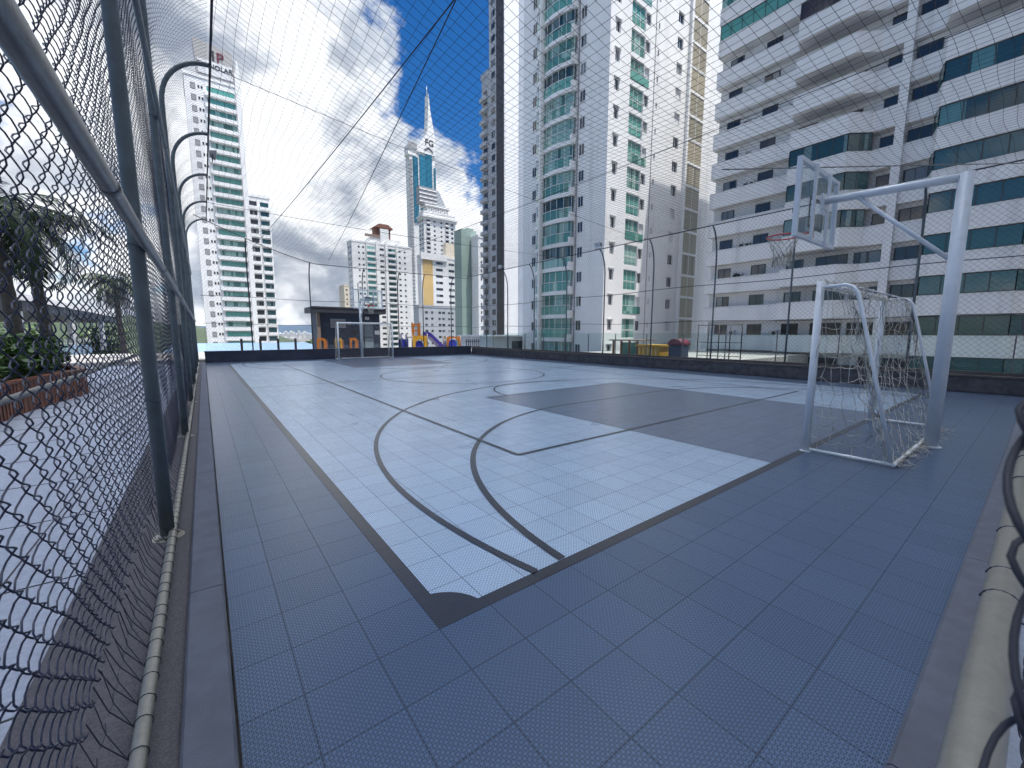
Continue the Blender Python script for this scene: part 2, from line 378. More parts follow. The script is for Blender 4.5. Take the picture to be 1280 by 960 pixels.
for (u, v, lo, hi, k) in ((330, 260, .80, .97, .19), (470, 330, .93, .99, .10), (350, 110, .96, .995, .07), (610, 30, .93, .985, -.26), (700, 170, .93, .985, -.16), (570, 235, .985, .998, .14), (585, 185, .993, .9995, .12), (250, 90, .97, .996, .08)):
    cov = math_(nt, 'ADD', cov, math_(nt, 'MULTIPLY', lobe(pix(u, v), lo, hi), k))
zen = lobe((.12, -.12, 1), .78, .95)      # bright cloud added overhead, out of view, to lighten the shaded court
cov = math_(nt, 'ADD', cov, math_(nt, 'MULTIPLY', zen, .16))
cf = sstep(nt, .52, .62, cov)
lit = sstep(nt, .36, .58, noise(nt, CVV, 4.6, 11, .58))
dense = sstep(nt, .60, .80, cov)
cc = mixc(nt, lit, (3.7, 4.2, 5.0), (8.2, 8.4, 8.7))
cc = mixc(nt, math_(nt, 'MULTIPLY', math_(nt, 'MULTIPLY', dense, .75), math_(nt, 'SUBTRACT', 1, lit)), cc, (2.3, 2.7, 3.4))
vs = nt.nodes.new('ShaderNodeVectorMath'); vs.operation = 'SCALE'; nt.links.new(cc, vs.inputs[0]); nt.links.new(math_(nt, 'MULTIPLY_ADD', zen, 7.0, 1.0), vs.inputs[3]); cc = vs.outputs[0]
hs = nt.nodes.new('ShaderNodeHueSaturation'); hs.inputs['Saturation'].default_value = 1.38; hs.inputs['Value'].default_value = .92; nt.links.new(sky.outputs[0], hs.inputs['Color'])
bl = nt.nodes.new('ShaderNodeVectorMath'); bl.operation = 'MULTIPLY'; bl.inputs[1].default_value = (.82, .86, 1.0); nt.links.new(hs.outputs[0], bl.inputs[0])
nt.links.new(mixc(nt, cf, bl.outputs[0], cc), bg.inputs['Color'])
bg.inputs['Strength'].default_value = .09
scene.view_settings.view_transform = 'Standard'; scene.view_settings.look = 'None'
scene.view_settings.exposure = .72; scene.view_settings.gamma = 1.0; scene.view_settings.use_curve_mapping = False
scene.render.engine = 'CYCLES'; cy = scene.cycles
cy.use_denoising = True; cy.max_bounces = 6; cy.diffuse_bounces = 3; cy.glossy_bounces = 3; cy.transparent_max_bounces = 12
cy.use_adaptive_sampling = True; cy.adaptive_threshold = .012; cy.sample_clamp_indirect = 6
cy.caustics_reflective = False; cy.caustics_refractive = False

# ------------------------------------------------------------------ ground, terraces, court
W0, W1, L0, L1 = -.832, 14.52, -1.50, 23.40        # tiled floor
mb = MB(); mb.face([(-6000, -6000, -14), (6000, -6000, -14), (6000, 6000, -14), (-6000, 6000, -14)]); struct(mb, 'ground', M['ground'])
mb = MB(); mb.box(-30, -40, -13.9, 16.2, 34, -.12); struct(mb, 'podium_terrace', M['terrace'])
mb = MB(); mb.box(-30, -40, -.116, -1.52, 34, -.03); struct(mb, 'pavement', M['paving'])
mb = MB()
for y in np.arange(-39, 34, 1.2): mb.box(-29.9, y, -.04, -1.53, y + .008, -.026)
for x in np.arange(-29.5, -1.6, 1.2): mb.box(x, -39.9, -.041, x + .008, 33.9, -.0255)
struct(mb, 'pavement_joints', M['joint'])
mb = MB(); mb.box(-1.515, -4, -.115, -1.003, 23.6, .004); struct(mb, 'fence_plinth', M['plinth'])
mb = MB()
ys = [-3.9, -1.2, 1.02, 3.4, 5.9, 8.4, 10.9, 13.4, 15.9, 18.4, 20.9, 23.38]
for a, b in zip(ys[:-1], ys[1:]):
    prof = [(-1.0, -.1), (-.842, -.1), (-.842, .03), (-.852, .042), (-.99, .046), (-1.0, .036)]
    mb.prism(prof, a + .003, b - .003, 0, 'y')
xs = [-.82, .9, 3.0, 5.4, 7.8, 10.2, 12.6, 14.5]
for a, b in zip(xs[:-1], xs[1:]):
    mb.prism([(-1.502, -.1), (-1.502, .022), (-1.514, .034), (-1.645, .040), (-1.66, .03), (-1.66, -.1)], a + .003, b - .003, 0, 'x')
struct(mb, 'kerb', M['kerb'])
mb = MB(); mb.box(-.9, -6, -.114, 14.6, -1.662, -.01); struct(mb, 'back_paving', M['paving'])
mb = MB(); mb.box(W0, L0, -.06, W1, L1, 0); struct(mb, 'court_floor', M['tile_dark'])
def sheet(mb, pts, z): mb.face([(x, y, z) for x, y in pts])
CW, CL, XM = 13.3, 22.1, 6.65
mb = MB(); z1 = .002
sheet(mb, [(.085, .085), (CW - .085, .085), (CW - .085, CL - .085), (.085, CL - .085)], z1)
struct(mb, 'court_playing_area', M['tile_light'])
mb = MB()
for s in (0, 1):
    ya, yb = (.085, 5.98) if s == 0 else (CL - 5.98, CL - .085)
    sheet(mb, [(XM - 2.42, ya), (XM + 2.42, ya), (XM + 2.42, yb), (XM - 2.42, yb)], .0043)
struct(mb, 'court_key_areas', M['tile_key'])
mb = MB(); zl = .0066
def strip(x0, y0, x1, y1, w=.05, z=zl):
    d = Vector((x1 - x0, y1 - y0)).normalized(); nx, ny = -d.y * w / 2, d.x * w / 2
    sheet(mb, [(x0 - nx, y0 - ny), (x1 - nx, y1 - ny), (x1 + nx, y1 + ny), (x0 + nx, y0 + ny)], z)
def arc(cx, cy, r, a0, a1, w=.05, n=64, z=zl):
    for i in range(n):
        t0 = R(a0 + (a1 - a0) * i / n); t1 = R(a0 + (a1 - a0) * (i + 1) / n)
        c = lambda rr, t: (cx + rr * math.cos(t), cy + rr * math.sin(t))
        sheet(mb, [c(r - w / 2, t0), c(r + w / 2, t0), c(r + w / 2, t1), c(r - w / 2, t1)], z)
# border
strip(0, .042, CW, .042, .084, .0018); strip(0, CL - .042, CW, CL - .042, .084, .0018); strip(.042, .084, .042, CL - .084, .084, .0018); strip(CW - .042, .084, CW - .042, CL - .084, .084, .0018)
for sy in (1, -1):
    Y = lambda y: y if sy == 1 else CL - y
    A = lambda a: a if sy == 1 else -a
    for sx in (1, -1):
        cx = 0 if sx == 1 else CW
        # filled corner quarter
        pts = [(cx + sx * .078, Y(.078))] + [(cx + sx * .29 * math.cos(R(t)), Y(.29 * math.sin(R(t)))) for t in np.linspace(15.6, 74.4, 9)]
        sheet(mb, pts if sx * sy > 0 else pts[::-1], .0027)
        px = XM - sx * 1.52
        if sx == 1: arc(px, Y(0), 4.2, A(90), A(178.8), .065, 48)
        else: arc(px, Y(0), 4.2, A(90), A(1.2), .065, 48)
    strip(XM - 1.52, Y(4.2), XM + 1.52, Y(4.2), .065)
    arc(XM, Y(1.5), 6.12, A(-13.42), A(193.42), .055, 120, .0082)
    arc(XM, Y(5.98), 1.8, A(0), A(180), .05, 60)
arc(XM, CL / 2, 2.9, 0, 360, .05, 96)
strip(.09, CL / 2, CW - .09, CL / 2, .05, .0075)
for sx in (-1, 1): strip(XM + sx * 4.55, 2.05, XM + sx * 4.55, 20.05, .05, .0098)
for y in (2.05, 20.05): strip(XM - 4.55, y, XM + 4.55, y, .05, .009)
strip(XM - 2.42, 5.98, XM + 2.42, 5.98, .05, .0105)
struct(mb, 'court_markings', M['line'])

# ------------------------------------------------------------------ walls round the court
t = thing('low_wall', 'low dark wood-clad wall along the right side of the court under the white balcony tower', 'wall', (14.6, 11, 0))
mb = MB(); mb.box(14.53, -1.66, -.1, 14.78, 23.4, .40)
mb.build('wall_body', M['wallband'], t)
for i in range(12):
    mb = MB(); y0 = -1.6 + i * 2.08; mb.box(14.514, y0 + .006, .02, 14.532, y0 + 2.074, .37); mb.build('cladding_panel', M['wallband'], t)
mb = MB(); mb.box(14.50, -1.66, .40, 14.86, 23.6, .445); mb.build('cap', M['capstone'], t)
mb = MB(); mb.box(14.66, -1.66, .447, 14.72, 23.5, .53); mb.build('cap_rail', M['capstone'], t)
t = thing('low_wall', 'low navy painted wall across the far end of the court', 'wall', (7, 23.6, 0))
mb = MB(); mb.box(-.85, 23.402, -.1, 14.5, 23.75, .53); mb.build('wall_body', M['wallnavy'], t)
mb = MB(); mb.box(-.87, 23.39, .53, 14.495, 23.80, .575); mb.build('cap', M['wallnavy'], t)
# glass balustrade beyond right wall
t = thing('glass_balustrade', 'clear glass balustrade standing beyond the dark wall on the right', 'balustrade', (15.6, 10, 0))
for i in range(15):
    y0 = -3 + i * 1.8
    mb = MB(); mb.box(15.595, y0 + .03, .2, 15.607, y0 + 1.77, 1.50); mb.build('glass_panel', M['clear'], t)
    mb = MB(); mb.box(15.58, y0 - .015, -.1, 15.62, y0 + .015, 1.46); mb.build('baluster', M['rail'], t)

# ------------------------------------------------------------------ left chain-link fence
fence = thing('chain_link_fence', 'tall chain-link fence with inward curved posts along the left side of the court', 'fence', (-1.14, 2, 0))
FX = -1.14; TIPX, TIPZ = -.32, 6.88; BZ = 5.95
post_ys = [-1.62, 2.0, 5.6, 9.2, 12.8, 16.4, 20.0, 23.3]
def fence_curve(h):
    """arc length -> (x, z): straight up, then bend inward"""
    if h <= BZ: return FX, h
    q = min((h - BZ) / 1.36, 1.0) * PI / 2
    return FX + (TIPX - FX) * (1 - math.cos(q)), BZ + (TIPZ - BZ) * math.sin(q)
for y in post_ys:
    pts = [(FX, y, 0.0)] + [(FX, y, z) for z in (1.5, 3, 4.5)] + [(fence_curve(h)[0], y, fence_curve(h)[1]) for h in np.linspace(BZ, BZ + 1.36, 12)]
    mb = MB(); mb.tube(pts, .042, 14); p = mb.build('post', M['post'], fence)
    mb = MB(); mb.tube([(FX, y, .0), (FX, y, .012)], .095, 16); mb.tube([(FX, y, .012), (FX, y, .03)], .055, 16)
    for a in range(4): mb.tube([(FX + .075 * math.cos(a * PI / 2 + .7), y + .075 * math.sin(a * PI / 2 + .7), .012), (FX + .075 * math.cos(a * PI / 2 + .7), y + .075 * math.sin(a * PI / 2 + .7), .024)], .011, 6)
    mb.build('base_plate', M['zinc'], p)
    for z in (1.0, 2.03, 4.25):
        mb = MB()
        mb.tube([(FX + .047 * math.cos(a), y + .047 * math.sin(a), z + .012 * math.sin(a * 2)) for a in np.linspace(0, 2 * PI, 14)[:-1]], .0032, 5, closed=True)
        mb.build('wire_tie', M['wire'], p)
def wob(y, k, amp): return amp * (math.sin(y * 1.7 + k) + .5 * math.sin(y * 4.1 + 2 * k))
for z, x, r, m, nm in ((2.03, FX + .06, .031, 'rail', 'rail'), (4.25, FX + .06, .026, 'post', 'rail'), (.047, FX + .03, .0245, 'zinc', 'bottom_pipe')):
    mb = MB(); mb.tube([(x, y, z + wob(y, z, .003)) for y in np.linspace(-1.75, 23.35, 60)], r, 12); mb.build(nm, M[m], fence)
    for y in ([.55, 3.1, 6.6, 10.2] if z > 1 else []):
        mb = MB(); mb.tube([(x, y, z), (x, y + .09, z)], r * 1.1, 12); mb.build('sleeve', M[m], fence)
mb = MB(); mb.tube([(-1.27, y, 1.285 + wob(y, 4, .004)) for y in np.linspace(-1.7, 23.3, 40)], .011, 8); mb.build('tension_bar', M['rail'], fence)
mb = MB(); mb.tube([(TIPX, y, TIPZ - .03 * math.sin((y - 2) / 3.6 * PI) ** 2) for y in np.linspace(-1.6, 23.4, 80)], .021, 7); mb.build('edge_cable', M['cord'], fence)
# the mesh: interlocking zigzag wires
a_ = .060; b_z = .049   # half opening along the fence, half opening upwards
def surf(s, h, off):
    """s along fence, h up the fence, off outward -> xyz (numpy arrays)"""
    q = np.clip((h - BZ) / 1.36, 0, 1) * PI / 2
    x = FX + (TIPX - FX) * (1 - np.cos(q)); z = np.where(h <= BZ, h, BZ + (TIPZ - BZ) * np.sin(q))
    bulge = .020 * np.sin(s * 1.3 + .5 * h) * np.cos(h * 1.1 + .3) + .012 * np.exp(-((h - .35) / .3) ** 2) * (1 + .3 * np.sin(s * 2.1))
    base = -.055
    return np.stack([x + base - bulge + off * -1., s + .012 * np.sin(h * 6 + s * 3) + .010 * np.sin(s * 11 + h * 2.3), z + .010 * np.sin(s * 5 + h * 3)], -1)
def chain(s0, s1, h0, h1, sub, n, r):
    i0, i1 = int(round(s0 / a_)), int(round(s1 / a_)); k0, k1 = int(round(h0 / b_z)), int(round(h1 / b_z))
    ii = np.arange(i0, i1)[:, None]; kk = np.arange(0, (k1 - k0) * sub + 1)[None, :] / sub + k0
    kf = np.floor(kk + 1e-6); fr = kk - kf
    tri = 1 - np.abs(((kk + ii) % 2) - 1)                      # 0..1 zigzag
    if sub > 1:                                                # rounded bends
        tri = np.clip(.5 - .58 * np.cos(PI * tri) * (1 - .12 * np.cos(2 * PI * tri)), -.06, 1.06)
    else: tri = -.04 + 1.08 * tri
    s = (ii + tri) * a_
    off = .011 * np.sin(PI * ((kk + ii) % 2)) * np.ones_like(s)
    h = kk * b_z * np.ones_like(s)
    if sub > 1:
        jit = rng.normal(0, .0022, s.shape); s = s + jit; h = h + rng.normal(0, .0015, s.shape)
    return tubes_np(surf(s, h, off), r, n)
mesh = join_np([chain(-.75, 3.4, .23, 4.3, 4, 5, .0023),
                chain(3.4, 9.0, .10, BZ + 1.33, 2, 4, .0024),
                chain(9.0, 23.3, .10, BZ + 1.33, 1, 3, .0022),
                chain(-1.6, -.75, .27, 4.3, 1, 3, .0022), chain(-1.6, 3.4, 4.3, BZ + 1.33, 1, 3, .0022)])
numesh('chain_link_mesh', mesh[0], mesh[1], M['wire'], fence)
# lacing along the bottom pipe: one loop after another
rr = random.Random(3); far_ = MB(); n_l = 0
y = -.9
while y < 14:
    st = .115 + rr.uniform(-.025, .03); mb = MB() if n_l < 100 else far_
    x0 = FX + .03
    mb.tube([(x0 + .0285 * math.cos(t), y + .006 * math.sin(t * .5), .047 + .0285 * math.sin(t)) for t in np.linspace(0, 2 * PI, 11)[:-1]], .0017, 5, closed=True)
    if y < 8:
        g = lambda q: (FX - .062 - .016 * rr.random(), y + q, .245 + .05 * rr.random())
        mid = (FX - .045, y + .03, .15)
        mb.tube([(x0 - .028, y, .05), mid, g(.05)], .0018, 4); mb.tube([(x0 - .028, y, .05), (FX - .05, y - .02, .16), g(-.05)], .0018, 4)
        mb.tube([(FX - .05, y - .03, .155), mid, (FX - .05, y + .07, .16)], .0016, 4)
    if n_l < 100: mb.build('lacing_cord', M['cord'], fence)
    n_l += 1; y += st
tag(far_.build('lacing_cord', M['cord'], fence), kind='stuff')

# ------------------------------------------------------------------ near right chain-link panel beside the camera
t = thing('chain_link_fence', 'chain-link fence with a waist-high pale pipe rail right beside the camera, at the right edge', 'fence', (7, -1.69, 0))
mb = MB(); mb.tube([(x, -1.684, .83 + .003 * math.sin(x * 2)) for x in np.linspace(-.55, 14.4, 40)], .0315, 16); mb.build('rail', M['zinc'], t)
mb = MB(); mb.tube([(x, -1.69, .05) for x in np.linspace(-.5, 14.4, 20)], .0245, 10); mb.build('bottom_pipe', M['zinc'], t)
for x in (2.6, 5.6, 8.6, 11.6, 14.4):
    mb = MB(); mb.tube([(x, -1.70, 0), (x, -1.70, 5.6)], .042, 12); mb.build('post', M['post'], t)
ii = np.arange(-8, 240)[:, None]; kk = np.arange(0, 42 * 8 + 1)[None, :] / 8
tri = 1 - np.abs(((kk + ii) % 2) - 1); tri = .5 - .58 * np.cos(PI * tri)
Xc = (ii + tri) * a_; Zc = .08 + kk * b_z + 0 * ii      # the loose free edge leans in towards the court near the camera
P = np.stack([Xc, -1.775 + np.clip((-.27 - Xc) / .14, 0, 1) * (.076 - .05 * np.clip(1.25 - Zc, -.1, 1.2)) + .008 * np.sin(PI * ((kk + ii) % 2)) + .006 * np.sin(ii * .9 + kk), Zc], -1)
v_, f_ = tubes_np(P, .0021, 6); numesh('chain_link_mesh', v_, f_, M['cord'], t)
mb = MB()
for x in (.62, .78, 1.15, 1.9, 2.4, 3.3, 4.6):
    mb = MB(); mb.tube([(x + .006 * math.sin(a * .5), -1.684 + .0335 * math.cos(a), .83 + .0335 * math.sin(a)) for a in np.linspace(.2, 4.0, 9)] + [(x, -1.735, .80)], .0026, 5)
    mb.build('wire_tie', M['wire'], t)

# ------------------------------------------------------------------ netted fences (right side and far end) and the ceiling net
def net_fence(label, along, pos, a0, a1, posts, z0, ztop, inward, loc):
    t = thing('netted_fence', label, 'fence', loc)
    def P(s, d, z): return (pos + d * inward, s, z) if along == 'y' else (s, pos + d * inward, z)
    for s in posts:
        zt = ztop(s)
        pts = [P(s, 0, z0), P(s, 0, z0 + 1.5), P(s, 0, zt - 1.2)] + [P(s, .55 * (1 - math.cos(q)), zt - 1.2 + 1.2 * math.sin(q)) for q in np.linspace(.12, PI / 2 * .8, 8)]
        mb = MB(); mb.tube(pts, .030, 8); mb.build('post', M['netcord'] if along == 'x' else M['post'], t)
    for k, (z, r) in enumerate(((None, .018), (3.3, .012), (1.93, .010))):
        pts = [P(s, .42 if z is None else 0, (ztop(s) - .04) if z is None else z + .03 * math.sin(s * .9 + k)) for s in np.linspace(a0, a1, 60)]
        mb = MB(); mb.tube(pts, r, 6); mb.build('cable', M['netcord'], t)
    # diamond net
    d = .135; nn = int((a1 - a0) / d); hmax = ztop(.5 * (a0 + a1)) - z0; lines = []
    parts = []
    for sg in (1, -1):
        L = []
        for i in range(-int(hmax / d) - 1, nn + int(hmax / d) + 1):
            s_at = lambda z: a0 + i * d + sg * (z - z0)
            zz = np.linspace(z0, z0 + hmax, 2)
            za, zb = z0, z0 + hmax
            lo, hi = (a0, a1)
            # clip
            if sg == 1: za = max(za, z0 + (lo - a0 - i * d)); zb = min(zb, z0 + (hi - a0 - i * d))
            else: za = max(za, z0 - (hi - a0 - i * d)); zb = min(zb, z0 - (lo - a0 - i * d))
            if zb - za < .05: continue
            q = np.linspace(za, zb, 14); s = a0 + i * d + sg * (q - z0)
            sag = .04 * np.sin(s * 1.9 + q) ; frac = np.clip((q - z0) / hmax, 0, 1)
            dd = np.where(frac > .78, .42 * ((frac - .78) / .22) ** 1.6, 0) * inward + sag * .5
            # top edge follows the cable height
            qq = np.array([z0 + f * (ztop(si) - .04 - z0) for f, si in zip(frac, s)])
            L.append(np.stack([pos + dd, s, qq], -1) if along == 'y' else np.stack([s, pos + dd, qq], -1))
        parts.append(tubes_np(np.array(L), .0028, 3))
    v_, f_ = join_np(parts); numesh('net', v_, f_, M['netcord'], t, False)
    return t
ZTF = lambda x: 5.30 + 1.55 * max(0., 1 - (x + .35) / 4.8) ** 1.3
nr = net_fence('tall net fence with curved posts along the right side of the court', 'y', 14.66, -1.6, 23.4, [.62, 3.58, 6.1, 8.75, 11.4, 13.95, 16.6, 19.2, 21.6], .53, lambda y: 5.42, -1, (14.66, 11, .5))
nf = net_fence('tall net fence with thin posts across the far end of the court', 'x', 23.56, -.8, 14.5, [1.2, 4.1, 7.0, 9.2, 10.9, 13.0], .575, ZTF, -1, (7, 23.56, .57))
mb = MB()
mb.tube([(6.72, 23.45, .6), (6.72, 23.45, 4.45), (8.35, 23.45, 4.45), (8.35, 23.45, 2.95), (6.74, 23.45, 2.95)], .026, 6); mb.build('ball_guard_frame', M['black'], nf)
# ceiling net, 15 cm squares
cn = thing('ceiling_net', 'dark square-mesh ceiling net stretched high over the whole court', 'net', (7, 11, 5.4))
def zceil(x, y):
    u = np.clip((x + .32) / 4.6, 0, 1); z = 6.85 - 1.5 * (1 - (1 - u) ** 1.7) + .03
    sag = .10 * np.sin(y * PI / 3.6) ** 2 * np.exp(-(x + .3) / 3) + .14 * np.sin(np.clip((x - 1) / 13.5, 0, 1) * PI) * (1 + .25 * np.sin(y * .8))
    return z - sag
g = .15
xs = np.arange(-.30, 14.3, g); ysr = np.arange(-1.6, 23.4, g)
q = np.linspace(-1.6, 23.35, 90); A1 = np.stack([xs[:, None] + .018 * np.sin(q[None] * 2.3 + xs[:, None] * 5) + .03 * np.sin(q[None] * 1.1), q[None] + 0 * xs[:, None], zceil(xs[:, None], q[None])], -1)
q = np.linspace(-.30, 14.25, 60); A2 = np.stack([q[None] + 0 * ysr[:, None], ysr[:, None] + .018 * np.sin(q[None] * 2.7 + ysr[:, None] * 4) + .025 * np.sin(q[None] * 1.3), zceil(q[None], ysr[:, None])], -1)
v_, f_ = join_np([tubes_np(A1, .0028, 3), tubes_np(A2, .0028, 3)]); numesh('net', v_, f_, M['netcord'], cn, False)
for p0, p1, r in (((2.19, 1.0, 5.85), (1.45, 23.4, 5.75), .009), ((1.75, 1.0, 5.85), (5.1, 23.4, 5.5), .008), ((7.6, -1.6, 5.5), (6.5, 23.4, 5.3), .007),
                  ((-.32, 20.0, 6.86), (14.24, 14.0, 5.36), .008), ((-.32, 9.2, 6.86), (14.24, 9.0, 5.36), .006)):
    mb = MB(); mb.tube([tuple(Vector(p0).lerp(Vector(p1), f) - Vector((0, 0, .12 * math.sin(PI * f)))) for f in np.linspace(0, 1, 24)], r, 6); mb.build('support_cable', M['netcord'], cn)
tc_ = MB(); tc_.tube([tuple(Vector((6.3, 1.9, 4.2)).lerp(Vector((14.5, -1.2, 5.3)), f)) for f in np.linspace(0, 1, 8)], .011, 6)
tag(tc_.build('guy_cable', M['rail']), 'grey guy cable slanting up to the right above the near basketball hoop', 'cable')
def floodlight(label, x, y, z, az):
    t = thing('floodlight', label, 'lamp', (x, y, z))
    c, s_ = math.cos(az), math.sin(az)
    def Pt(f, l, h): return (x + c * f - s_ * l, y + s_ * f + c * l, z + h)
    mb = MB(); mb.face([Pt(.13, -.16, -.05), Pt(.13, .16, -.05), Pt(.17, .16, .16), Pt(.17, -.16, .16)], 1)
    for l in (-.16, .16): mb.face([Pt(.13, l, -.05), Pt(.17, l, .16), Pt(-.02, l, .12), Pt(-.02, l, .02)])
    mb.face([Pt(.17, -.16, .16), Pt(.17, .16, .16), Pt(-.02, .16, .12), Pt(-.02, -.16, .12)])
    mb.face([Pt(.13, -.16, -.05), Pt(.13, .16, -.05), Pt(-.02, .16, .02), Pt(-.02, -.16, .02)])
    mb.face([Pt(-.02, -.16, .12), Pt(-.02, .16, .12), Pt(-.02, .16, .02), Pt(-.02, -.16, .02)])
    mb.build('lamp_housing', [M['grille'], M['framew']], t)
    mb = MB(); mb.tube([Pt(.05, -.19, .05), Pt(.05, -.19, -.10), Pt(.05, .19, -.10), Pt(.05, .19, .05)], .012, 6); mb.build('bracket', M['black'], t)
floodlight('grey floodlight on a curved post of the right net fence, nearest of them', 14.2, 11.4, 5.5, PI)
floodlight('grey floodlight on the right net fence, farther one near the dark striped tower', 14.2, 19.2, 5.5, PI)
floodlight('small floodlight on the cable of the left fence against the white tower with teal windows', -.25, 14.6, 6.92, 0)

# ------------------------------------------------------------------ basketball hoops and futsal goals
def hoop(label, py, d, fy):
    """pole at (XM, py); arm reaches towards +d in y"""
    t = thing('basketball_hoop', label, 'basketball hoop', (XM, py, 0))
    Y = lambda q: py + d * q
    mb = MB(); mb.tube([(XM, py, 0), (XM, py, 3.40)], .072, 20)
    mb.tube([(XM, py, .0), (XM, py, .012)], .10, 18); mb.build('pole', M['bbframe'], t)
    mb = MB(); mb.tube([(XM, py, 3.355), (XM, Y(1.46), 3.42)], .052, 16); mb.build('arm', M['bbframe'], t)
    mb = MB(); mb.tube([(XM, Y(.06), 2.40), (XM, Y(1.02), 3.37)], .026, 10); mb.build('brace', M['bbframe'], t)
    mb = MB()
    for q in (.35, .95): mb.tube([(XM, Y(q), 3.37 + .045 * q - .06), (XM, Y(q) , 3.37 + .045 * q - .05)], .03, 8)
    for z in (.10, .62): mb.tube([(XM + .07, py - .02, z), (XM + .095, py - .02, z)], .014, 8)
    mb.build('bolt', M['zinc'], t)
    y0 = Y(1.50); x0, x1, zb, zt = XM - .82, XM + .82, 2.83, 3.88
    fr = MB()
    for (a, b, c, e) in ((x0, zb, x0 + .055, zt), (x1 - .055, zb, x1, zt), (x0 + .055, zt - .055, x1 - .055, zt), (x0 + .055, zb, x1 - .055, zb + .055)):
        fr.box(a, y0 - .03, b, c, y0 + .03, e)
    for x in (XM - .33, XM + .27): fr.box(x, y0 - .062, zb + .002, x + .06, y0 - .032, zt - .002)
    b_ = fr.build('backboard_frame', M['bbframe'], t)
    mb = MB(); mb.box(x0 + .057, y0 - .006, zb + .057, x1 - .057, y0 + .006, zt - .057); mb.build('backboard_panel', M['acrylic'], t)
    mb = MB(); yb = y0 + d * .0085
    for (a, b, c, e) in ((-.30, 3.02, -.25, 3.47), (.25, 3.02, .30, 3.47), (-.25, 3.42, .25, 3.47), (-.25, 3.02, .25, 3.07)):
        mb.box(XM + a, yb - .002, b, XM + c, yb + .002, e)
    mb.build('target_square', M['black'], t)
    mb = MB(); mb.box(XM - .09, y0 - d * .065, 3.22, XM + .09, y0 - d * .085, 3.52); mb.box(XM - .13, y0 - d * .086, 3.30, XM + .13, y0 - d * .10, 3.44); mb.build('mounting_plate', M['bbframe'], t)
    cy_ = y0 + d * .42; rz = 3.0
    mb = MB(); mb.tube([(XM + .228 * math.cos(a), cy_ + .228 * math.sin(a), rz) for a in np.linspace(0, 2 * PI, 41)[:-1]], .0115, 8, closed=True)
    mb.box(XM - .06, y0 + d * .031, rz - .09, XM + .06, y0 + d * .042, rz + .03)
    mb.box(XM - .045, y0 + d * .043, rz - .012, XM + .045, cy_ - d * .225, rz + .012)
    for s in (-1, 1): mb.tube([(XM + s * .04, y0 + d * .045, rz - .08), (XM + s * .12, cy_ - d * .195, rz - .006)], .006, 6)
    rim = mb.build('rim', M['red'], t)
    # net of cords, loops then narrower bottom
    mb = MB(); nrow = 6
    def ring_r(k): return [.222, .190, .158, .130, .118, .122, .128][k]
    for k in range(nrow):
        for i in range(12):
            for s in (0, 1):
                a0 = 2 * PI * (i + .5 * (k % 2)) / 12; a1 = a0 + (1 if s else -1) * PI / 12
                z0_, z1_ = rz - .012 - k * .075, rz - .012 - (k + 1) * .075
                mb.tube([(XM + ring_r(k) * math.cos(a0), cy_ + ring_r(k) * math.sin(a0), z0_), (XM + ring_r(k + 1) * math.cos(a1), cy_ + ring_r(k + 1) * math.sin(a1), z1_)], .0042 if k < 3 else .006, 4, caps=False)
    mb.build('net', M['goalnet'], rim)
    return t
hoop('white basketball hoop pole with clear backboard behind the near goal', -.90, 1, 0)
hoop('small far white basketball hoop in front of the dark hut', CL + .9, -1, 0)

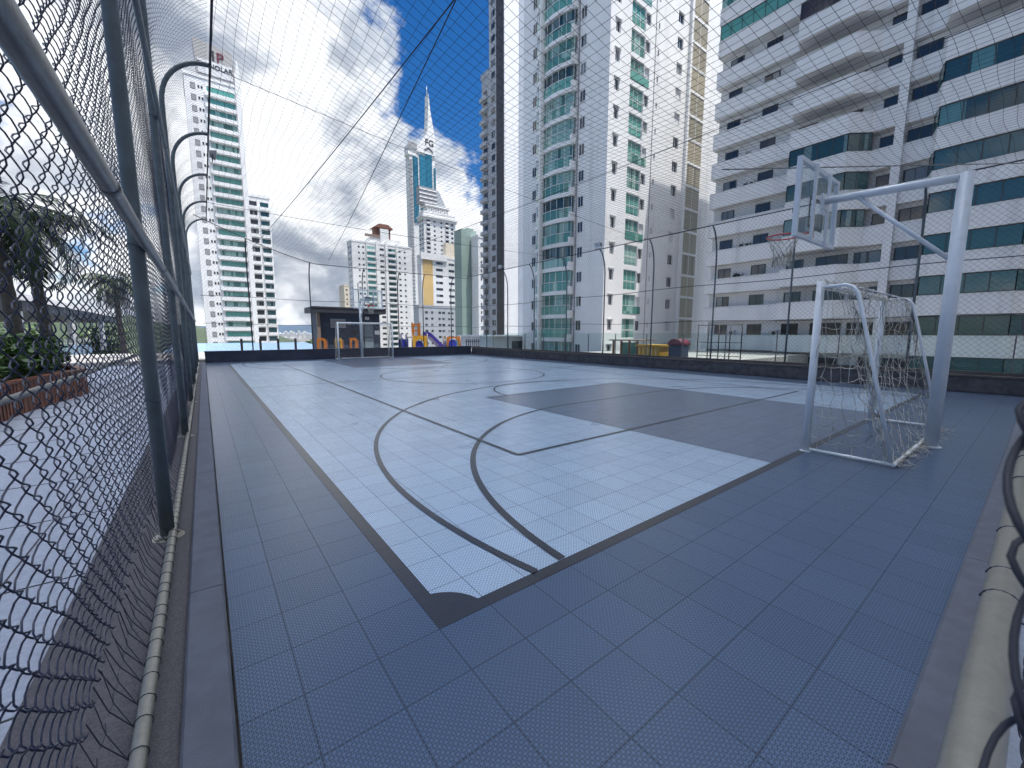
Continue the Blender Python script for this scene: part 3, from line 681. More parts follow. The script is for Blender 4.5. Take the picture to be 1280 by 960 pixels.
def goal(label, gy, d):
    """goal mouth on y=gy, net going towards -d"""
    t = thing('futsal_goal', label, 'goal', (XM, gy, 0)); rr = random.Random(5)
    B = lambda q: gy - d * q
    xl, xr = XM - 1.54, XM + 1.54
    for x in (xl, xr):
        mb = MB(); mb.tube([(x, gy, 0), (x, gy, 2.09)], .041, 18); mb.tube([(x, gy, 0), (x, gy, .01)], .06, 14); mb.build('upright', M['white'], t)
    mb = MB(); mb.tube([(xl + .041, gy, 2.045), (xr - .041, gy, 2.045)], .038, 16); mb.build('crossbar', M['white'], t)
    for x in (xl, xr):
        s = 1 if x == xl else -1
        mb = MB(); mb.tube([(x, B(.04), 2.02), (x, B(.24), 2.03), (x, B(.31), 2.00), (x, B(.36), 1.93), (x, B(.55), 1.15), (x, B(.80), .06)], .020, 10); mb.build('side_stay', M['white'], t)
        mb = MB(); mb.tube([(x, B(.04), .032), (x, B(.82), .032)], .020, 10); mb.build('ground_bar', M['white'], t)
    mb = MB(); mb.tube([(xl, B(.82), .032), (xr, B(.82), .032)], .020, 10); mb.build('ground_bar', M['white'], t)
    mb = MB(); mb.tube([(xl, B(.29), 2.015), (xr, B(.29), 2.015)], .011, 8); mb.build('rear_bar', M['white'], t)
    # hanging net: back sheet + two sides, slack and uneven
    net = MB()
    def prof(u):           # u 0..1 from the crossbar over the top and down the back -> (depth, z)
        if u < .14: return (.31 * u / .14, 2.04 - .05 * math.sin(PI * u / .14))
        k = (u - .14) / .86; return (.31 + .47 * k ** 1.15 - .10 * math.sin(PI * k), 2.01 - 1.97 * k)
    nu, nx = 22, 26; gp = {}
    for i in range(nx + 1):
        for j in range(nu + 1):
            dd, z = prof(j / nu); fx = i / nx; pull = .10 * math.sin(PI * fx) * math.sin(PI * j / nu)
            gp[i, j] = Vector((xl + (xr - xl) * fx + rr.gauss(0, .014) , B(dd - pull + rr.gauss(0, .020)), max(.02, z - .08 * math.sin(fx * PI * 4) ** 2 * math.sin(PI * j / nu) + rr.gauss(0, .014))))
    for i in range(nx + 1):
        for j in range(nu + 1):
            if i < nx and (i + j) % 2 == 0:
                if j < nu: net.tube([gp[i, j], (gp[i, j] + gp[i + 1, j + 1]) * .5 + Vector((0, 0, -.008)), gp[i + 1, j + 1]], .0032, 3, caps=False)
                if j > 0: net.tube([gp[i, j], (gp[i, j] + gp[i + 1, j - 1]) * .5 + Vector((0, 0, -.008)), gp[i + 1, j - 1]], .0032, 3, caps=False)
            elif i < nx:
                if j < nu and rr.random() < .9: net.tube([gp[i + 1, j], gp[i, j + 1]], .0032, 3, caps=False) if (i + 1 + j) % 2 == 1 else None
    for x in (xl, xr):     # side panels: stay -> upright, coarse and sagging
        rows = 13; prev = None
        for r_ in range(rows + 1):
            z = 2.0 - 1.95 * r_ / rows; depth = .30 + .5 * ((2.0 - z) / 1.95)
            cols = 5 + r_ // 6; cur = [Vector((x + rr.gauss(0, .02), B(.03 + (depth - .05) * c / cols + rr.gauss(0, .015)), max(.02, z + rr.gauss(0, .02) - .03 * math.sin(PI * c / cols)))) for c in range(cols + 1)]
            for a, b in zip(cur[:-1], cur[1:]): net.tube([a, (a + b) * .5 + Vector((0, 0, -.012)), b], .0032, 3, caps=False)
            if prev:
                for c, p in enumerate(cur): net.tube([p, prev[min(c, len(prev) - 1)]], .0032, 3, caps=False)
            prev = cur
    # bunched cord along the stays and the ground bar
    for x in (xl, xr):
        for k in range(5):
            net.tube([(x + rr.gauss(0, .02), B(.30 + .5 * f - .03 + rr.gauss(0, .02)), max(.02, 2.0 - 1.96 * f + rr.gauss(0, .02))) for f in np.linspace(0, 1, 22)], .0032, 3, caps=False)
    for k in range(6):
        net.tube([(xl + (xr - xl) * f, B(.82 + rr.gauss(.02, .03)), abs(rr.gauss(.035, .02)) + .006) for f in np.linspace(0, 1, 40)], .0032, 3, caps=False)
        net.tube([(xl + (xr - xl) * f, B(rr.gauss(.02, .02)), 2.045 + rr.gauss(0, .035)) for f in np.linspace(0, 1, 44)], .0032, 3, caps=False)
    for k in range(60):
        f = rr.random(); p = Vector((xl + (xr - xl) * f, B(.84), .03)); net.tube([p, p + Vector((rr.gauss(0, .05), -d * abs(rr.gauss(.05, .04)), .01)), p + Vector((rr.gauss(0, .09), -d * abs(rr.gauss(.09, .06)), -.02))], .002, 3, caps=False)
    net.build('net', M['goalnet'], t)
    if d == 1:
        tie = MB()
        for k in range(26):
            x = xl + (xr - xl) * (k + .5) / 26
            tie.tube([(x + .006 * math.sin(q), gy + .043 * math.cos(q), 2.045 + .043 * math.sin(q)) for q in np.linspace(0, 2 * PI, 9)[:-1]], .004, 4, closed=True)
        tie.build('net_tie', M['white'], t)
goal('white futsal goal with a torn grey net at the near right of the court', 0.02, 1)
goal('white futsal goal at the far end of the court in front of the dark hut', CL - .02, -1)

# ------------------------------------------------------------------ far end: hut, play things, posts, roof
t = thing('utility_hut', 'dark slate hut with a flat overhanging roof behind the far wall', 'hut', (7, 28, -.1))
HX0, HX1, HY0, HY1 = 4.95, 9.0, 26.5, 27.9
mb = MB(); mb.box(HX0, HY0, -.1, HX1, HY1, 2.76); mb.build('wall', M['shed'], t)
cl_ = MB()
for z in np.arange(.05, 2.7, .17): cl_.box(HX0 + .25, HY0 - .012, z, HX1 - .02, HY0 - .001, z + .158)
cl_.build('wall_cladding', M['shed'], t)
mb = MB(); mb.box(HX0 - .35, HY0 - .55, 2.765, HX1 + .25, HY1 + .3, 3.12); r_ = mb.build('roof', M['shedtrim'], t)
mb = MB(); mb.box(HX0 - .38, HY0 - .58, 3.05, HX1 + .28, HY0 - .551, 3.14); mb.build('roof_edge', M['shedtrim'], r_)
mb = MB(); mb.box(HX0 - .02, HY0 - .3, -.1, HX0 + .16, HY0 - .02, 2.76); mb.build('corner_post', M['brown'], t)
mb = MB(); mb.box(7.62, HY0 - .05, -.1, 8.50, HY0 - .013, 2.12); dr = mb.build('door', M['door'], t)
mb = MB(); mb.box(7.68, HY0 - .075, 1.05, 7.72, HY0 - .051, 1.12); mb.tube([(7.70, HY0 - .10, 1.10), (7.80, HY0 - .10, 1.10)], .012, 6); mb.box(7.64, HY0 - .06, 1.18, 8.48, HY0 - .0505, 1.23); mb.build('handle', M['black'], dr)
mb = MB(); mb.box(5.78, HY0 - .045, 1.83, 6.72, HY0 - .013, 2.40); vg = mb.build('louvre_vent', M['bluegrey'], t)
mb = MB()
for z in np.arange(1.88, 2.36, .08): mb.box(5.82, HY0 - .058, z, 6.68, HY0 - .046, z + .05)
mb.build('slat', M['grille'], vg)
mb = MB(); mb.box(7.12, HY0 - .05, 1.42, 7.45, HY0 - .013, 1.66); mb.build('wall_box', M['black'], t)
mb = MB(); mb.tube([(6.9, HY0 - .1, 2.10), (6.9, HY0 - .02, 2.12)], .05, 8); mb.box(6.78, HY0 - .16, 2.13, 7.0, HY0 - .03, 2.22); mb.build('wall_lamp', M['framew'], t)
mb = MB(); mb.box(8.62, HY0 - .03, 1.38, 8.95, HY0 - .013, 1.66); mb.build('sign_plate', M['framew'], t)
mb = MB(); mb.box(8.0, HY0 - .03, 2.38, 8.28, HY0 - .013, 2.58); mb.build('sign_plate', M['framew'], t)
mb = MB(); mb.box(-30, 23.8, -.119, 18.5, 34, .16); struct(mb, 'far_terrace', M['terrace'])
for k, (x, lab) in enumerate(((.80, 'dark square post beyond the far wall, nearest the left fence'), (1.68, 'dark square post in front of the blue roof, second from the left fence'), (2.55, 'dark square post in front of the blue roof, second from the hut'), (3.44, 'dark square post beyond the far wall, nearest the hut'))):
    mb = MB(); mb.box(x - .055, 24.9, .15, x + .055, 25.0, 1.12); mb.prism([(x - .062, 1.12), (x + .062, 1.12), (x + .04, 1.17), (x - .04, 1.17)], 24.89, 25.01, 0, 'y')
    tag(mb.build('bollard', M['black']), lab, 'post', 'dark posts beyond the far wall')
def arch_outline(x0, x1, z0, z1, wl, top, n=10):
    """frame with an arched opening, (x, z) polygon going round"""
    cx = (x0 + x1) / 2; r = (x1 - x0) / 2 - wl; zs = z1 - top - r
    p = [(x0, z0), (x0, z1 - .08), (x0 + .08, z1), (x1 - .08, z1), (x1, z1 - .08), (x1, z0), (x1 - wl, z0), (x1 - wl, zs)]
    p += [(cx + r * math.cos(a), zs + r * math.sin(a)) for a in np.linspace(0, PI, n)[1:-1]]
    return p + [(x0 + wl, zs), (x0 + wl, z0)]
for x, lab, m, w_ in ((4.98, 'orange plastic arch panel at the left corner of the hut', 'orange', .50), (5.98, 'yellowish plastic arch panel behind the left post of the far goal', 'yellow', .42), (6.90, 'orange plastic arch panel beside the grey hut door', 'orange', .44)):
    t = thing('play_arch', lab, 'play panel', (x, 25.6, .16))
    mb = MB(); mb.prism(arch_outline(x - w_ / 2, x + w_ / 2, .16, 1.17, .11, .14), 25.56, 25.66, 0, 'y'); mb.build('arch_panel', M[m], t)
    mb = MB(); mb.box(x + w_ / 2 + .004, 25.58, .16, x + w_ / 2 + .11, 26.0, 1.05); mb.build('side_panel', M['brick'], t)
# playground tower with slide
t = thing('playground_slide', 'violet slide with a yellow arch panel and an orange turret at the far end', 'slide', (12, 27, .16))
mb = MB(); mb.prism(arch_outline(11.45, 12.55, .16, 1.30, .20, .28), 26.6, 26.68, 0, 'y'); mb.build('arch_panel', M['yellow'], t)
mb = MB(); mb.prism([(12 + .33 * math.cos(a), .57 + .36 * math.sin(a)) for a in np.linspace(0, 2 * PI, 20)[:-1]], 26.72, 26.95, 0, 'y'); mb.build('tunnel_cover', M['blue'], t)
for x in (11.40, 12.6):
    for y in (26.6, 27.6): 
        mb = MB(); mb.tube([(x, y, .16), (x, y, 1.45)], .05, 8); mb.build('post', M['brown'], t)
for x in (11.62, 12.2):
    mb = MB(); mb.box(x - .05, 27.0, 1.2, x + .05, 27.1, 2.28); mb.build('turret_post', M['orange'], t)
mb = MB(); mb.prism(arch_outline(11.68, 12.14, 1.30, 2.20, .09, .12), 27.02, 27.08, 0, 'y'); mb.box(11.7, 27.01, 1.62, 12.12, 27.09, 1.72); mb.build('turret_panel', M['orange'], t)
mb = MB(); mb.box(11.4, 26.7, 1.15, 12.7, 27.6, 1.22); mb.build('deck', M['brown'], t)
mb = MB()
pr_ = [(12.62, 1.40), (12.95, 1.30), (13.4, .90), (13.9, .42), (14.2, .24), (14.35, .22)]
mb.prism(pr_ + [(x, z - .12) for x, z in pr_[::-1]], 26.75, 27.35, 0, 'y')
for y in (26.68, 27.35): mb.prism([(x, z + .22) for x, z in pr_] + [(x, z - .12) for x, z in pr_[::-1]], y, y + .07, 0, 'y')
mb.build('slide_chute', M['slide'], t)
mb = MB(); mb.box(10.6, 27.2, .16, 11.35, 27.26, 1.05); mb.build('side_panel', M['blue'], t)
for x, h in ((10.75, 1.45), (11.15, 1.42)):
    mb = MB(); mb.tube([(x, 27.1, .16), (x, 27.1, h)], .07, 8); mb.build('post', M['shed'], t)
t = thing('play_tunnel', 'orange panel with a round blue tunnel opening near the far right corner', 'play panel', (14.9, 27, .16))
c_ = [(15.0 + .34 * math.cos(a), .66 + .34 * math.sin(a)) for a in np.linspace(0, 2 * PI, 24)[:-1]]
mb = MB(); mb.prism(arch_outline(14.45, 15.6, .16, 1.22, .10, .10), 26.9, 26.98, 0, 'y'); mb.build('panel', M['orange'], t)
mb = MB(); mb.prism(c_, 26.96, 27.9, 0, 'y', True); mb.build('tunnel', M['blue'], t)
for x in (14.38, 14.15, 15.66):
    mb = MB(); mb.tube([(x, 26.95, .16), (x, 26.95, 1.28)], .06, 8); mb.build('post', M['brown'], t)
t = thing('picket_fence', 'short dark picket fence at the far right corner beyond the wall', 'fence', (16.8, 27, .16))
for k in range(7):
    mb = MB(); x = 16.2 + k * .2; mb.box(x, 26.98, .16, x + .07, 27.0, 1.02); mb.build('picket', M['black'], t)
mb = MB(); mb.box(16.15, 27.003, .35, 17.55, 27.03, .42); mb.box(16.15, 27.003, .8, 17.55, 27.03, .87); mb.build('rail', M['black'], t)
# blue metal roof below
t = thing('metal_roof_building', 'low building with a wide pale blue metal roof beyond the far wall', 'building', (8, 60, -14))
mb = MB(); mb.box(-4, 42, -14, 15.0, 88, -1.9); mb.build('wall', M['grey_wall'], t)
mb = MB(); n_ = 64
mb.prism([(40, -1.9), (40, -1.75), (88, -.30), (88, -.6)], -5, 15.2, 0, 'x'); rf = mb.build('roof', M['blueroof'], t)
mb = MB()
for x in np.arange(-4.9, 15.1, .6):
    mb.prism([(40, -1.748), (40, -1.70), (88, -.25), (88, -.298)], x, x + .05, 0, 'x')
mb.build('roof_rib', M['blueroof'], rf)

# ------------------------------------------------------------------ left garden outside the fence
t = thing('planter', 'long red-brown wooden planter outside the left fence', 'planter', (-4.5, 14, -.03))
mb = MB(); pts = [(-3.65, 6.5), (-3.62, 9.6), (-3.45, 11.0), (-3.2, 12.6), (-3.7, 14.2), (-4.6, 15.4)]
for i in range(len(pts) - 1):
    (xa, ya), (xb, yb) = pts[i], pts[i + 1]; n_ = max(1, int(math.hypot(xb - xa, yb - ya) / .145))
    for k in range(n_):
        f0, f1 = k / n_ + .01, (k + 1) / n_ - .01
        a = Vector((xa + (xb - xa) * f0, ya + (yb - ya) * f0)); b = Vector((xa + (xb - xa) * f1, ya + (yb - ya) * f1))
        mb.prism([(a.x, a.y), (b.x, b.y), (b.x - .05, b.y), (a.x - .05, a.y)], -.03, .55, 0, 'z')
mb.build('board_front', M['wood'], t)
mb = MB(); mb.prism([(x - .06, y) for x, y in pts] + [(-6.5, 15.4), (-6.5, 6.5)], -.02, .48, 0, 'z'); mb.build('soil', M['soil'], t)
mb = MB(); mb.ribbon([(x + .03, y) for x, y in pts], .555, .60, .16); mb.build('top_board', M['wood'], t)
def leaf_clump(mb, c, rad, n, size, rr, flat=.8, mi=0):
    for k in range(n):
        d = Vector((rr.gauss(0, 1), rr.gauss(0, 1), rr.gauss(0, 1) * flat)).normalized() * rad * rr.uniform(.35, 1.05) ** .5
        p = Vector(c) + Vector((d.x, d.y, abs(d.z) if False else d.z)); s = size * rr.uniform(.6, 1.4)
        a = Vector((rr.gauss(0, 1), rr.gauss(0, 1), rr.gauss(0, .6))).normalized(); b = a.cross(Vector((rr.gauss(0, 1), rr.gauss(0, 1), rr.gauss(0, 1)))).normalized()
        mb.face([p - a * s, p + b * s * .42 - a * s * .1, p + a * s, p - b * s * .42 - a * s * .1], mi)
rr = random.Random(11)
SH = [(-4.15, 8.2, .95, .55, 'broad'), (-4.25, 9.3, .95, .60, ''), (-4.10, 10.4, 1.0, .55, ''), (-3.95, 11.5, .95, .50, ''), (-4.0, 12.7, .95, .50, ''), (-4.6, 14.2, .95, .5, ''), (-5.2, 10.0, 1.1, .7, ''), (-5.0, 12.5, 1.1, .7, '')]
for x, y, z, r_, _ in SH:
    t = thing('shrub', 'leafy green shrub in the long wooden planter outside the left fence', 'shrub', (x, y, .45), 'shrubs in the wooden planter')
    mb = MB(); leaf_clump(mb, (x, y, z), r_, 480, .085, rr, .75); leaf_clump(mb, (x + .1, y, z + .15), r_ * .6, 120, .10, rr, .9); mb.build('foliage', M['leaf'], t)
    mb = MB()
    for k in range(5): mb.tube([(x, y, .45), (x + rr.gauss(0, .12), y + rr.gauss(0, .12), .8), (x + rr.gauss(0, .25), y + rr.gauss(0, .25), z + .2)], [.015, .01, .005], 5)
    mb.build('stem', M['bark'], t)
def palm(label, x, y, ht, rad, nf, seed):
    t = thing('palm_tree', label, 'palm', (x, y, .4)); rr = random.Random(seed)
    mb = MB(); pts = []; rs = []
    for k in range(26):
        f = k / 25; pts.append((x + .06 * math.sin(f * 3 + seed), y + .05 * math.cos(f * 2), .4 + (ht - .4) * f)); rs.append((.135 - .045 * f) * (1 + .07 * (k % 2)) + (.05 if k == 0 else 0))
    mb.tube(pts, rs, 10); mb.build('trunk', M['bark'], t)
    mb = MB(); top = Vector(pts[-1])
    for k in range(nf):
        az = 2 * PI * k / nf * 2.6 + rr.random(); el = R(rr.uniform(-35, 66)); L = rad * rr.uniform(.8, 1.12)
        h = Vector((math.cos(az), math.sin(az), 0)); pos = top.copy(); ang = el; P_ = [pos.copy()]; n_ = 14
        for s in range(n_):
            ang -= R(5.2) * (1 + s * .11); pos = pos + (h * math.cos(ang) + Vector((0, 0, math.sin(ang)))) * L / n_; P_.append(pos.copy())
        mb.tube(P_, [.018 * (1 - .8 * i / n_) for i in range(n_ + 1)], 4, caps=False)
        side = h.cross(Vector((0, 0, 1)))
        for i in range(1, n_ * 3):
            f = i / (n_ * 3); a = P_[int(f * n_)].lerp(P_[min(n_, int(f * n_) + 1)], f * n_ % 1)
            tdir = (P_[min(n_, int(f * n_) + 1)] - P_[int(f * n_)]).normalized()
            ll = rad * .27 * math.sin(PI * min(1, .12 + f * .86)) ** .6 * rr.uniform(.8, 1.1)
            for sg in (-1, 1):
                dr = (side * sg * .8 + tdir * .6 + Vector((0, 0, rr.uniform(-.75, -.1)))).normalized()
                tip = a + dr * ll + Vector((0, 0, -.18 * ll)); w_ = tdir * .013
                mid = a + dr * ll * .5
                mb.face([a - w_, mid - w_ * 1.3, tip, mid + w_ * 1.3, a + w_])
    mb.build('crown', M['frond'], t)
palm('tall palm nearest the camera outside the left fence, in the wooden planter', -4.15, 11.9, 4.1, 1.75, 24, 1)
palm('palm with a full drooping crown just right of the nearest palm', -4.15, 14.3, 4.3, 1.95, 26, 2)
palm('smaller palm farther along outside the left fence', -4.2, 27.5, 4.0, 1.6, 30, 3)
# pavilion with grey hipped roofs
t = thing('pavilion', 'dark-beamed pavilion with grey hipped canopy roofs seen through the left fence', 'pavilion', (-15, 40, -.1))
for k in range(4):
    y0, y1 = 20 + k * 11, 30.4 + k * 11; xa, xb = -19, -8.3; cx, cy_ = (xa + xb) / 2, (y0 + y1) / 2
    mb = MB(); mb.box(xa, y0, 2.6, xb, y1, 3.15); fa = mb.build('fascia_beam', M['shedtrim'], t)
    mb = MB(); zt = 4.9; c4 = [(xa - .2, y0 - .1, 3.16), (xb + .2, y0 - .1, 3.16), (xb + .2, y1 + .1, 3.16), (xa - .2, y1 + .1, 3.16)]; cap = [(cx - .8, cy_ - .8, zt), (cx + .8, cy_ - .8, zt), (cx + .8, cy_ + .8, zt), (cx - .8, cy_ + .8, zt)]
    for i in range(4): mb.face([c4[i], c4[(i + 1) % 4], cap[(i + 1) % 4], cap[i]])
    mb.face(cap); mb.face(c4[::-1]); mb.build('canopy_roof', M['canopy'], t)
    for x in (xa + .2, xb - .2):
        for y in (y0 + .2, y1 - .2):
            mb = MB(); mb.box(x - .12, y - .12, -.1, x + .12, y + .12, 2.6); mb.build('column', M['framew'], t)
t = thing('glass_balustrade', 'bluish glass balustrade behind the planter, left of the fence', 'balustrade', (-7, 30, 0))
for i in range(12):
    y0 = 14 + i * 2.0; mb = MB(); mb.box(-7.02, y0 + .03, .05, -7.0, y0 + 1.97, 1.15); mb.build('glass_panel', M['clear'], t)
    mb = MB(); mb.box(-7.04, y0 - .02, -.03, -6.98, y0 + .02, 1.18); mb.build('baluster', M['rail'], t)
def tree(label, x, y, z0, ht, rad, seed, group=None, n=900, ls=.22):
    t = thing('tree', label, 'tree', (x, y, z0), group); rr = random.Random(seed)
    mb = MB(); mb.tube([(x, y, z0), (x + .1, y, z0 + ht * .35), (x + .15, y + .1, z0 + ht * .7)], [rad * .09, rad * .065, rad * .03], 8)
    for k in range(6):
        a = rr.uniform(0, 2 * PI); mb.tube([(x + .1, y, z0 + ht * rr.uniform(.35, .6)), (x + rad * .6 * math.cos(a), y + rad * .6 * math.sin(a), z0 + ht * rr.uniform(.6, .85))], [rad * .04, rad * .012], 6)
    mb.build('trunk', M['bark'], t)
    mb = MB()
    for k in range(11):
        a = rr.uniform(0, 2 * PI); q = rad * rr.uniform(.1, .75); leaf_clump(mb, (x + q * math.cos(a), y + q * math.sin(a), z0 + ht * rr.uniform(.55, .92)), rad * rr.uniform(.3, .5), n // 11, ls, rr, .8)
    mb.build('crown', M['treeleaf'], t)
for k, (x, y, z0, h, r_) in enumerate(((-9.5, 62, -14, 16.6, 3.4), (-13, 75, -14, 17.5, 4.0), (-20, 70, -14, 18, 4.2), (-28, 82, -14, 18, 4.6))):
    tree(['small green tree beyond the left fence end, nearest the court', 'green tree beyond the pavilion, second from the court', 'rounded green tree behind the pavilion roofs', 'broad green tree farthest left behind the pavilion'][k], x, y, z0, h, r_, 20 + k, None, 1400, .30)
tree('bright green tree between the hut and the blue roof', 19.5, 100, -14, 14.6, 3.2, 40, None, 1300, .30)

# ------------------------------------------------------------------ buildings
_wc = {}
def wmeshes(w, h, cols, fm, pm, split, fw, rows=1):
    key = (round(w, 2), round(h, 2), cols, fm, pm, split, fw, rows)
    if key in _wc: return _wc[key]
    f = MB(); d = .05
    f.box(-w / 2, -d, 0, w / 2, .0, fw); f.box(-w / 2, -d, h - fw, w / 2, .0, h)
    f.box(-w / 2, -d, fw, -w / 2 + fw, .0, h - fw); f.box(w / 2 - fw, -d, fw, w / 2, .0, h - fw)
    for c in range(1, cols):
        x = -w / 2 + w * c / cols; f.box(x - fw * .45, -d + .004, fw, x + fw * .45, -.0, h - fw)
    for c in range(1, rows):
        z = h * c / rows * .8; f.box(-w / 2 + fw, -d + .006, z - fw * .5, w / 2 - fw, -.0, z + fw * .5)
    p = MB() if split else f
    mi = 0 if split else 1
    p.box(-w / 2 + fw * .9, -.022, fw * .9, w / 2 - fw * .9, -.004, h - fw * .9, mi)
    a = f.build('window', [M[fm], M[pm]] if not split else [M[fm]]); b = None
    if split: b = p.build('pane', [M[pm]])
    _wc[key] = (a.data, b.data if b else None)
    bpy.data.objects.remove(a)
    if b: bpy.data.objects.remove(b)
    return _wc[key]
def window(parent, x, y, z, w, h, face='-y', fm='frame', pm='pane', cols=2, split=False, fw=.06, name='window', label=None, rows=1):
    a, b = wmeshes(w, h, cols, fm, pm, split, fw, rows)
    o = bpy.data.objects.new(name, a); COL.objects.link(o); o.parent = parent
    o.location = Vector((x, y, z)) - WLOC[parent.name]
    if face == '-x': o.rotation_euler = (0, 0, -PI / 2)
    WLOC[o.name] = Vector((x, y, z))
    if b:
        c = bpy.data.objects.new('pane', b); COL.objects.link(c); c.parent = o
    if label: o['label'] = label
    return o
def facade_y(mb, x0, x1, z0, z1, y, ops, depth=.18, mi=0, mr=0):
    """wall facing -Y with recessed rectangular openings (xa, xb, za, zb)"""
    xs = sorted({x0, x1} | {q for o in ops for q in o[:2]}); zs = sorted({z0, z1} | {q for o in ops for q in o[2:4]})
    oi = {}
    for o in ops:
        for i in range(xs.index(o[0]), xs.index(o[1])):
            for j in range(zs.index(o[2]), zs.index(o[3])): oi[i, j] = 1
    for i in range(len(xs) - 1):
        for j in range(len(zs) - 1):
            if (i, j) in oi: continue
            mb.face([(xs[i], y, zs[j]), (xs[i + 1], y, zs[j]), (xs[i + 1], y, zs[j + 1]), (xs[i], y, zs[j + 1])], mi)
    for xa, xb, za, zb in ops:
        yb = y + depth
        mb.face([(xa, y, za), (xa, y, zb), (xa, yb, zb), (xa, yb, za)], mr); mb.face([(xb, y, za), (xb, yb, za), (xb, yb, zb), (xb, y, zb)], mr)
        mb.face([(xa, y, za), (xa, yb, za), (xb, yb, za), (xb, y, za)], mr); mb.face([(xa, y, zb), (xb, y, zb), (xb, yb, zb), (xa, yb, zb)], mr)
        mb.face([(xa, yb, za), (xa, yb, zb), (xb, yb, zb), (xb, yb, za)], mr)

# --- right: white tower with stacked balcony bands
t = thing('apartment_tower', 'white apartment tower with stacked horizontal balcony bands filling the right side', 'tower', (50, 0, -14)); B1 = t
XF, XR, FH = 43.0, 43.95, 2.94
YL = 21.45; bay1 = (14.08, 9.63, 8.42); pil = (7.10, 6.55); bay2 = (5.0, 4.57, -.05, -.90)
mb = MB(); mb.box(XR, -24, -14, 58, YL - .06, 40.0)
mb.box(43.02, pil[1], -14, XR - .002, pil[0], 40.0)
mb.box(XF + .1, -24, 40.003, 58.2, YL, 40.9)
mb.build('wall', M['w2'], t)
mb = MB(); mb.box(48, 8, 40.91, 54, 16, 44.5); mb.box(50, 0, 40.91, 55, 5, 43); mb.build('roof_house', M['w2'], t)
def band_path(k):
    p1 = [(XF, YL), (XF, bay1[0] + .02), (XF - 1.4, bay1[0] - .30), (XF - 1.4, bay1[1]), (XF - .05, bay1[2]), (XF, bay1[2] - .1), (XF, pil[0] + .002)]
    p2 = [(XF + .35, pil[1] - .002), (XF + .35, bay2[0]), (XF - 1.1, bay2[1]), (XF - 1.1, bay2[2]), (XF + .25, bay2[3]), (XF + .25, -24)]
    return p1, p2
for k in range(-4, 14):
    zb, zt = FH * k - .15, FH * k + 1.32
    p1, p2 = band_path(k); mb = MB()
    for p in (p1, p2):
        mb.ribbon(p, zb, zt, .14)
        mb.ribbon([(x - .03, y) for x, y in p], zt + .001, zt + .05, .20)
        mb.face([(x + .02, y, zb + .12) for x, y in p] + [(XR + .01, p[-1][1], zb + .12), (XR + .01, p[0][1], zb + .12)])
        mb.face([(x + .02, y, zb + .004) for x, y in p] + [(XR + .01, p[-1][1], zb + .004), (XR + .01, p[0][1], zb + .004)])
    mb.face([(XF, YL, zb), (XR, YL, zb), (XR, YL, zt), (XF, YL, zt)])
    mb.build('balcony_band', M['w2'], t)
def glazing(path, z0, z1, pm, inset, name='balcony_glazing', lab=None, pitch=1.05):
    g = MB(); ip = [(x + inset, y) for x, y in path]; g.ribbon(ip, z0, z1, .03); o = g.build(name, M[pm], t)
    f = MB()
    f.ribbon([(x - .02, y) for x, y in ip], z0, z0 + .06, .07); f.ribbon([(x - .02, y) for x, y in ip], z1 - .07, z1, .07)
    for (xa, ya), (xb, yb) in zip(ip[:-1], ip[1:]):
        n_ = max(1, round(math.hypot(xb - xa, yb - ya) / pitch))
        for i in range(n_ + 1):
            q = i / n_; x, y = xa + (xb - xa) * q, ya + (yb - ya) * q; f.box(x - .03, y - .025, z0 + .05, x + .02, y + .025, z1 - .06)
    f.build('frame', M['frame'], o)
    if lab: o['label'] = lab
rr = random.Random(2); ACS = []
for k in range(-1, 14):
    z = FH * k; wz = z + 1.0; wh = 1.45
    hi = k <= 11
    top = (k >= 10)
    if top:
        glazing([(XF, YL - .1), (XF, bay1[0] + .1)], z + 1.38, z + FH - .16, 'teal', .10, lab='teal glazed balcony strip')
    else:
        for yc, ww in (((20.55 + 19.25) / 2, 1.30), ((17.20 + 15.90) / 2, 1.35)):
            window(t, XR, yc, wz, ww, wh, '-x', split=hi)
        if k <= 2: window(t, XR, 13.4, wz, 1.40, wh, '-x', split=True)
        elif 5 <= k <= 9: window(t, XR, 13.25, wz, 1.5, wh, '-x', split=True)
    b1p = [(XF, bay1[0] - .02), (XF - 1.4, bay1[0] - .32), (XF - 1.4, bay1[1]), (XF - .05, bay1[2])]
    if 3 <= k <= 5: glazing(b1p, z + 1.38, z + FH - .16, 'tealdark', .12)
    elif k == 9: glazing(b1p, z + 1.38, z + FH - .16, 'brownglass', .12, lab='brown smoked balcony glazing')
    elif k <= 2 and k > -1:
        window(t, XR, 10.6, wz - .2, 2.3, wh + .2, '-x', 'frame', 'pane', 3, True); window(t, XR, 8.6, wz, .9, wh, '-x', split=True)
    else: window(t, XR, 10.9, z + .1, 3.0, 2.2, '-x', 'frame', 'pane', 4, True, name='balcony_door')
    window(t, XR, 7.68, wz, .86, wh, '-x', 'frame', 'pane', 1, hi)
    window(t, XR, 5.78, wz, 1.42, wh, '-x', 'frame', 'pane', 2, hi)
    b2p = [(XF + .30, bay2[0] - .02), (XF - 1.1, bay2[1]), (XF - 1.1, bay2[2]), (XF + .25, bay2[3])]
    if k <= 6: glazing(b2p, z + 1.38, z + FH - .16, 'tealblue' if k in (3, 4, 5, 6) else 'tealdark', .12, pitch=1.3)
    else: window(t, XR, 2.2, z + .1, 3.6, 2.2, '-x', 'frame', 'pane', 4, True, name='balcony_door')
    if 0 <= k <= 9:
        for yc, pb in ((18.35, .75), (17.75, .45), (14.7, .4), (18.75, .25)):
            if rr.random() < pb: ACS.append((XR, yc, z + 1.30))
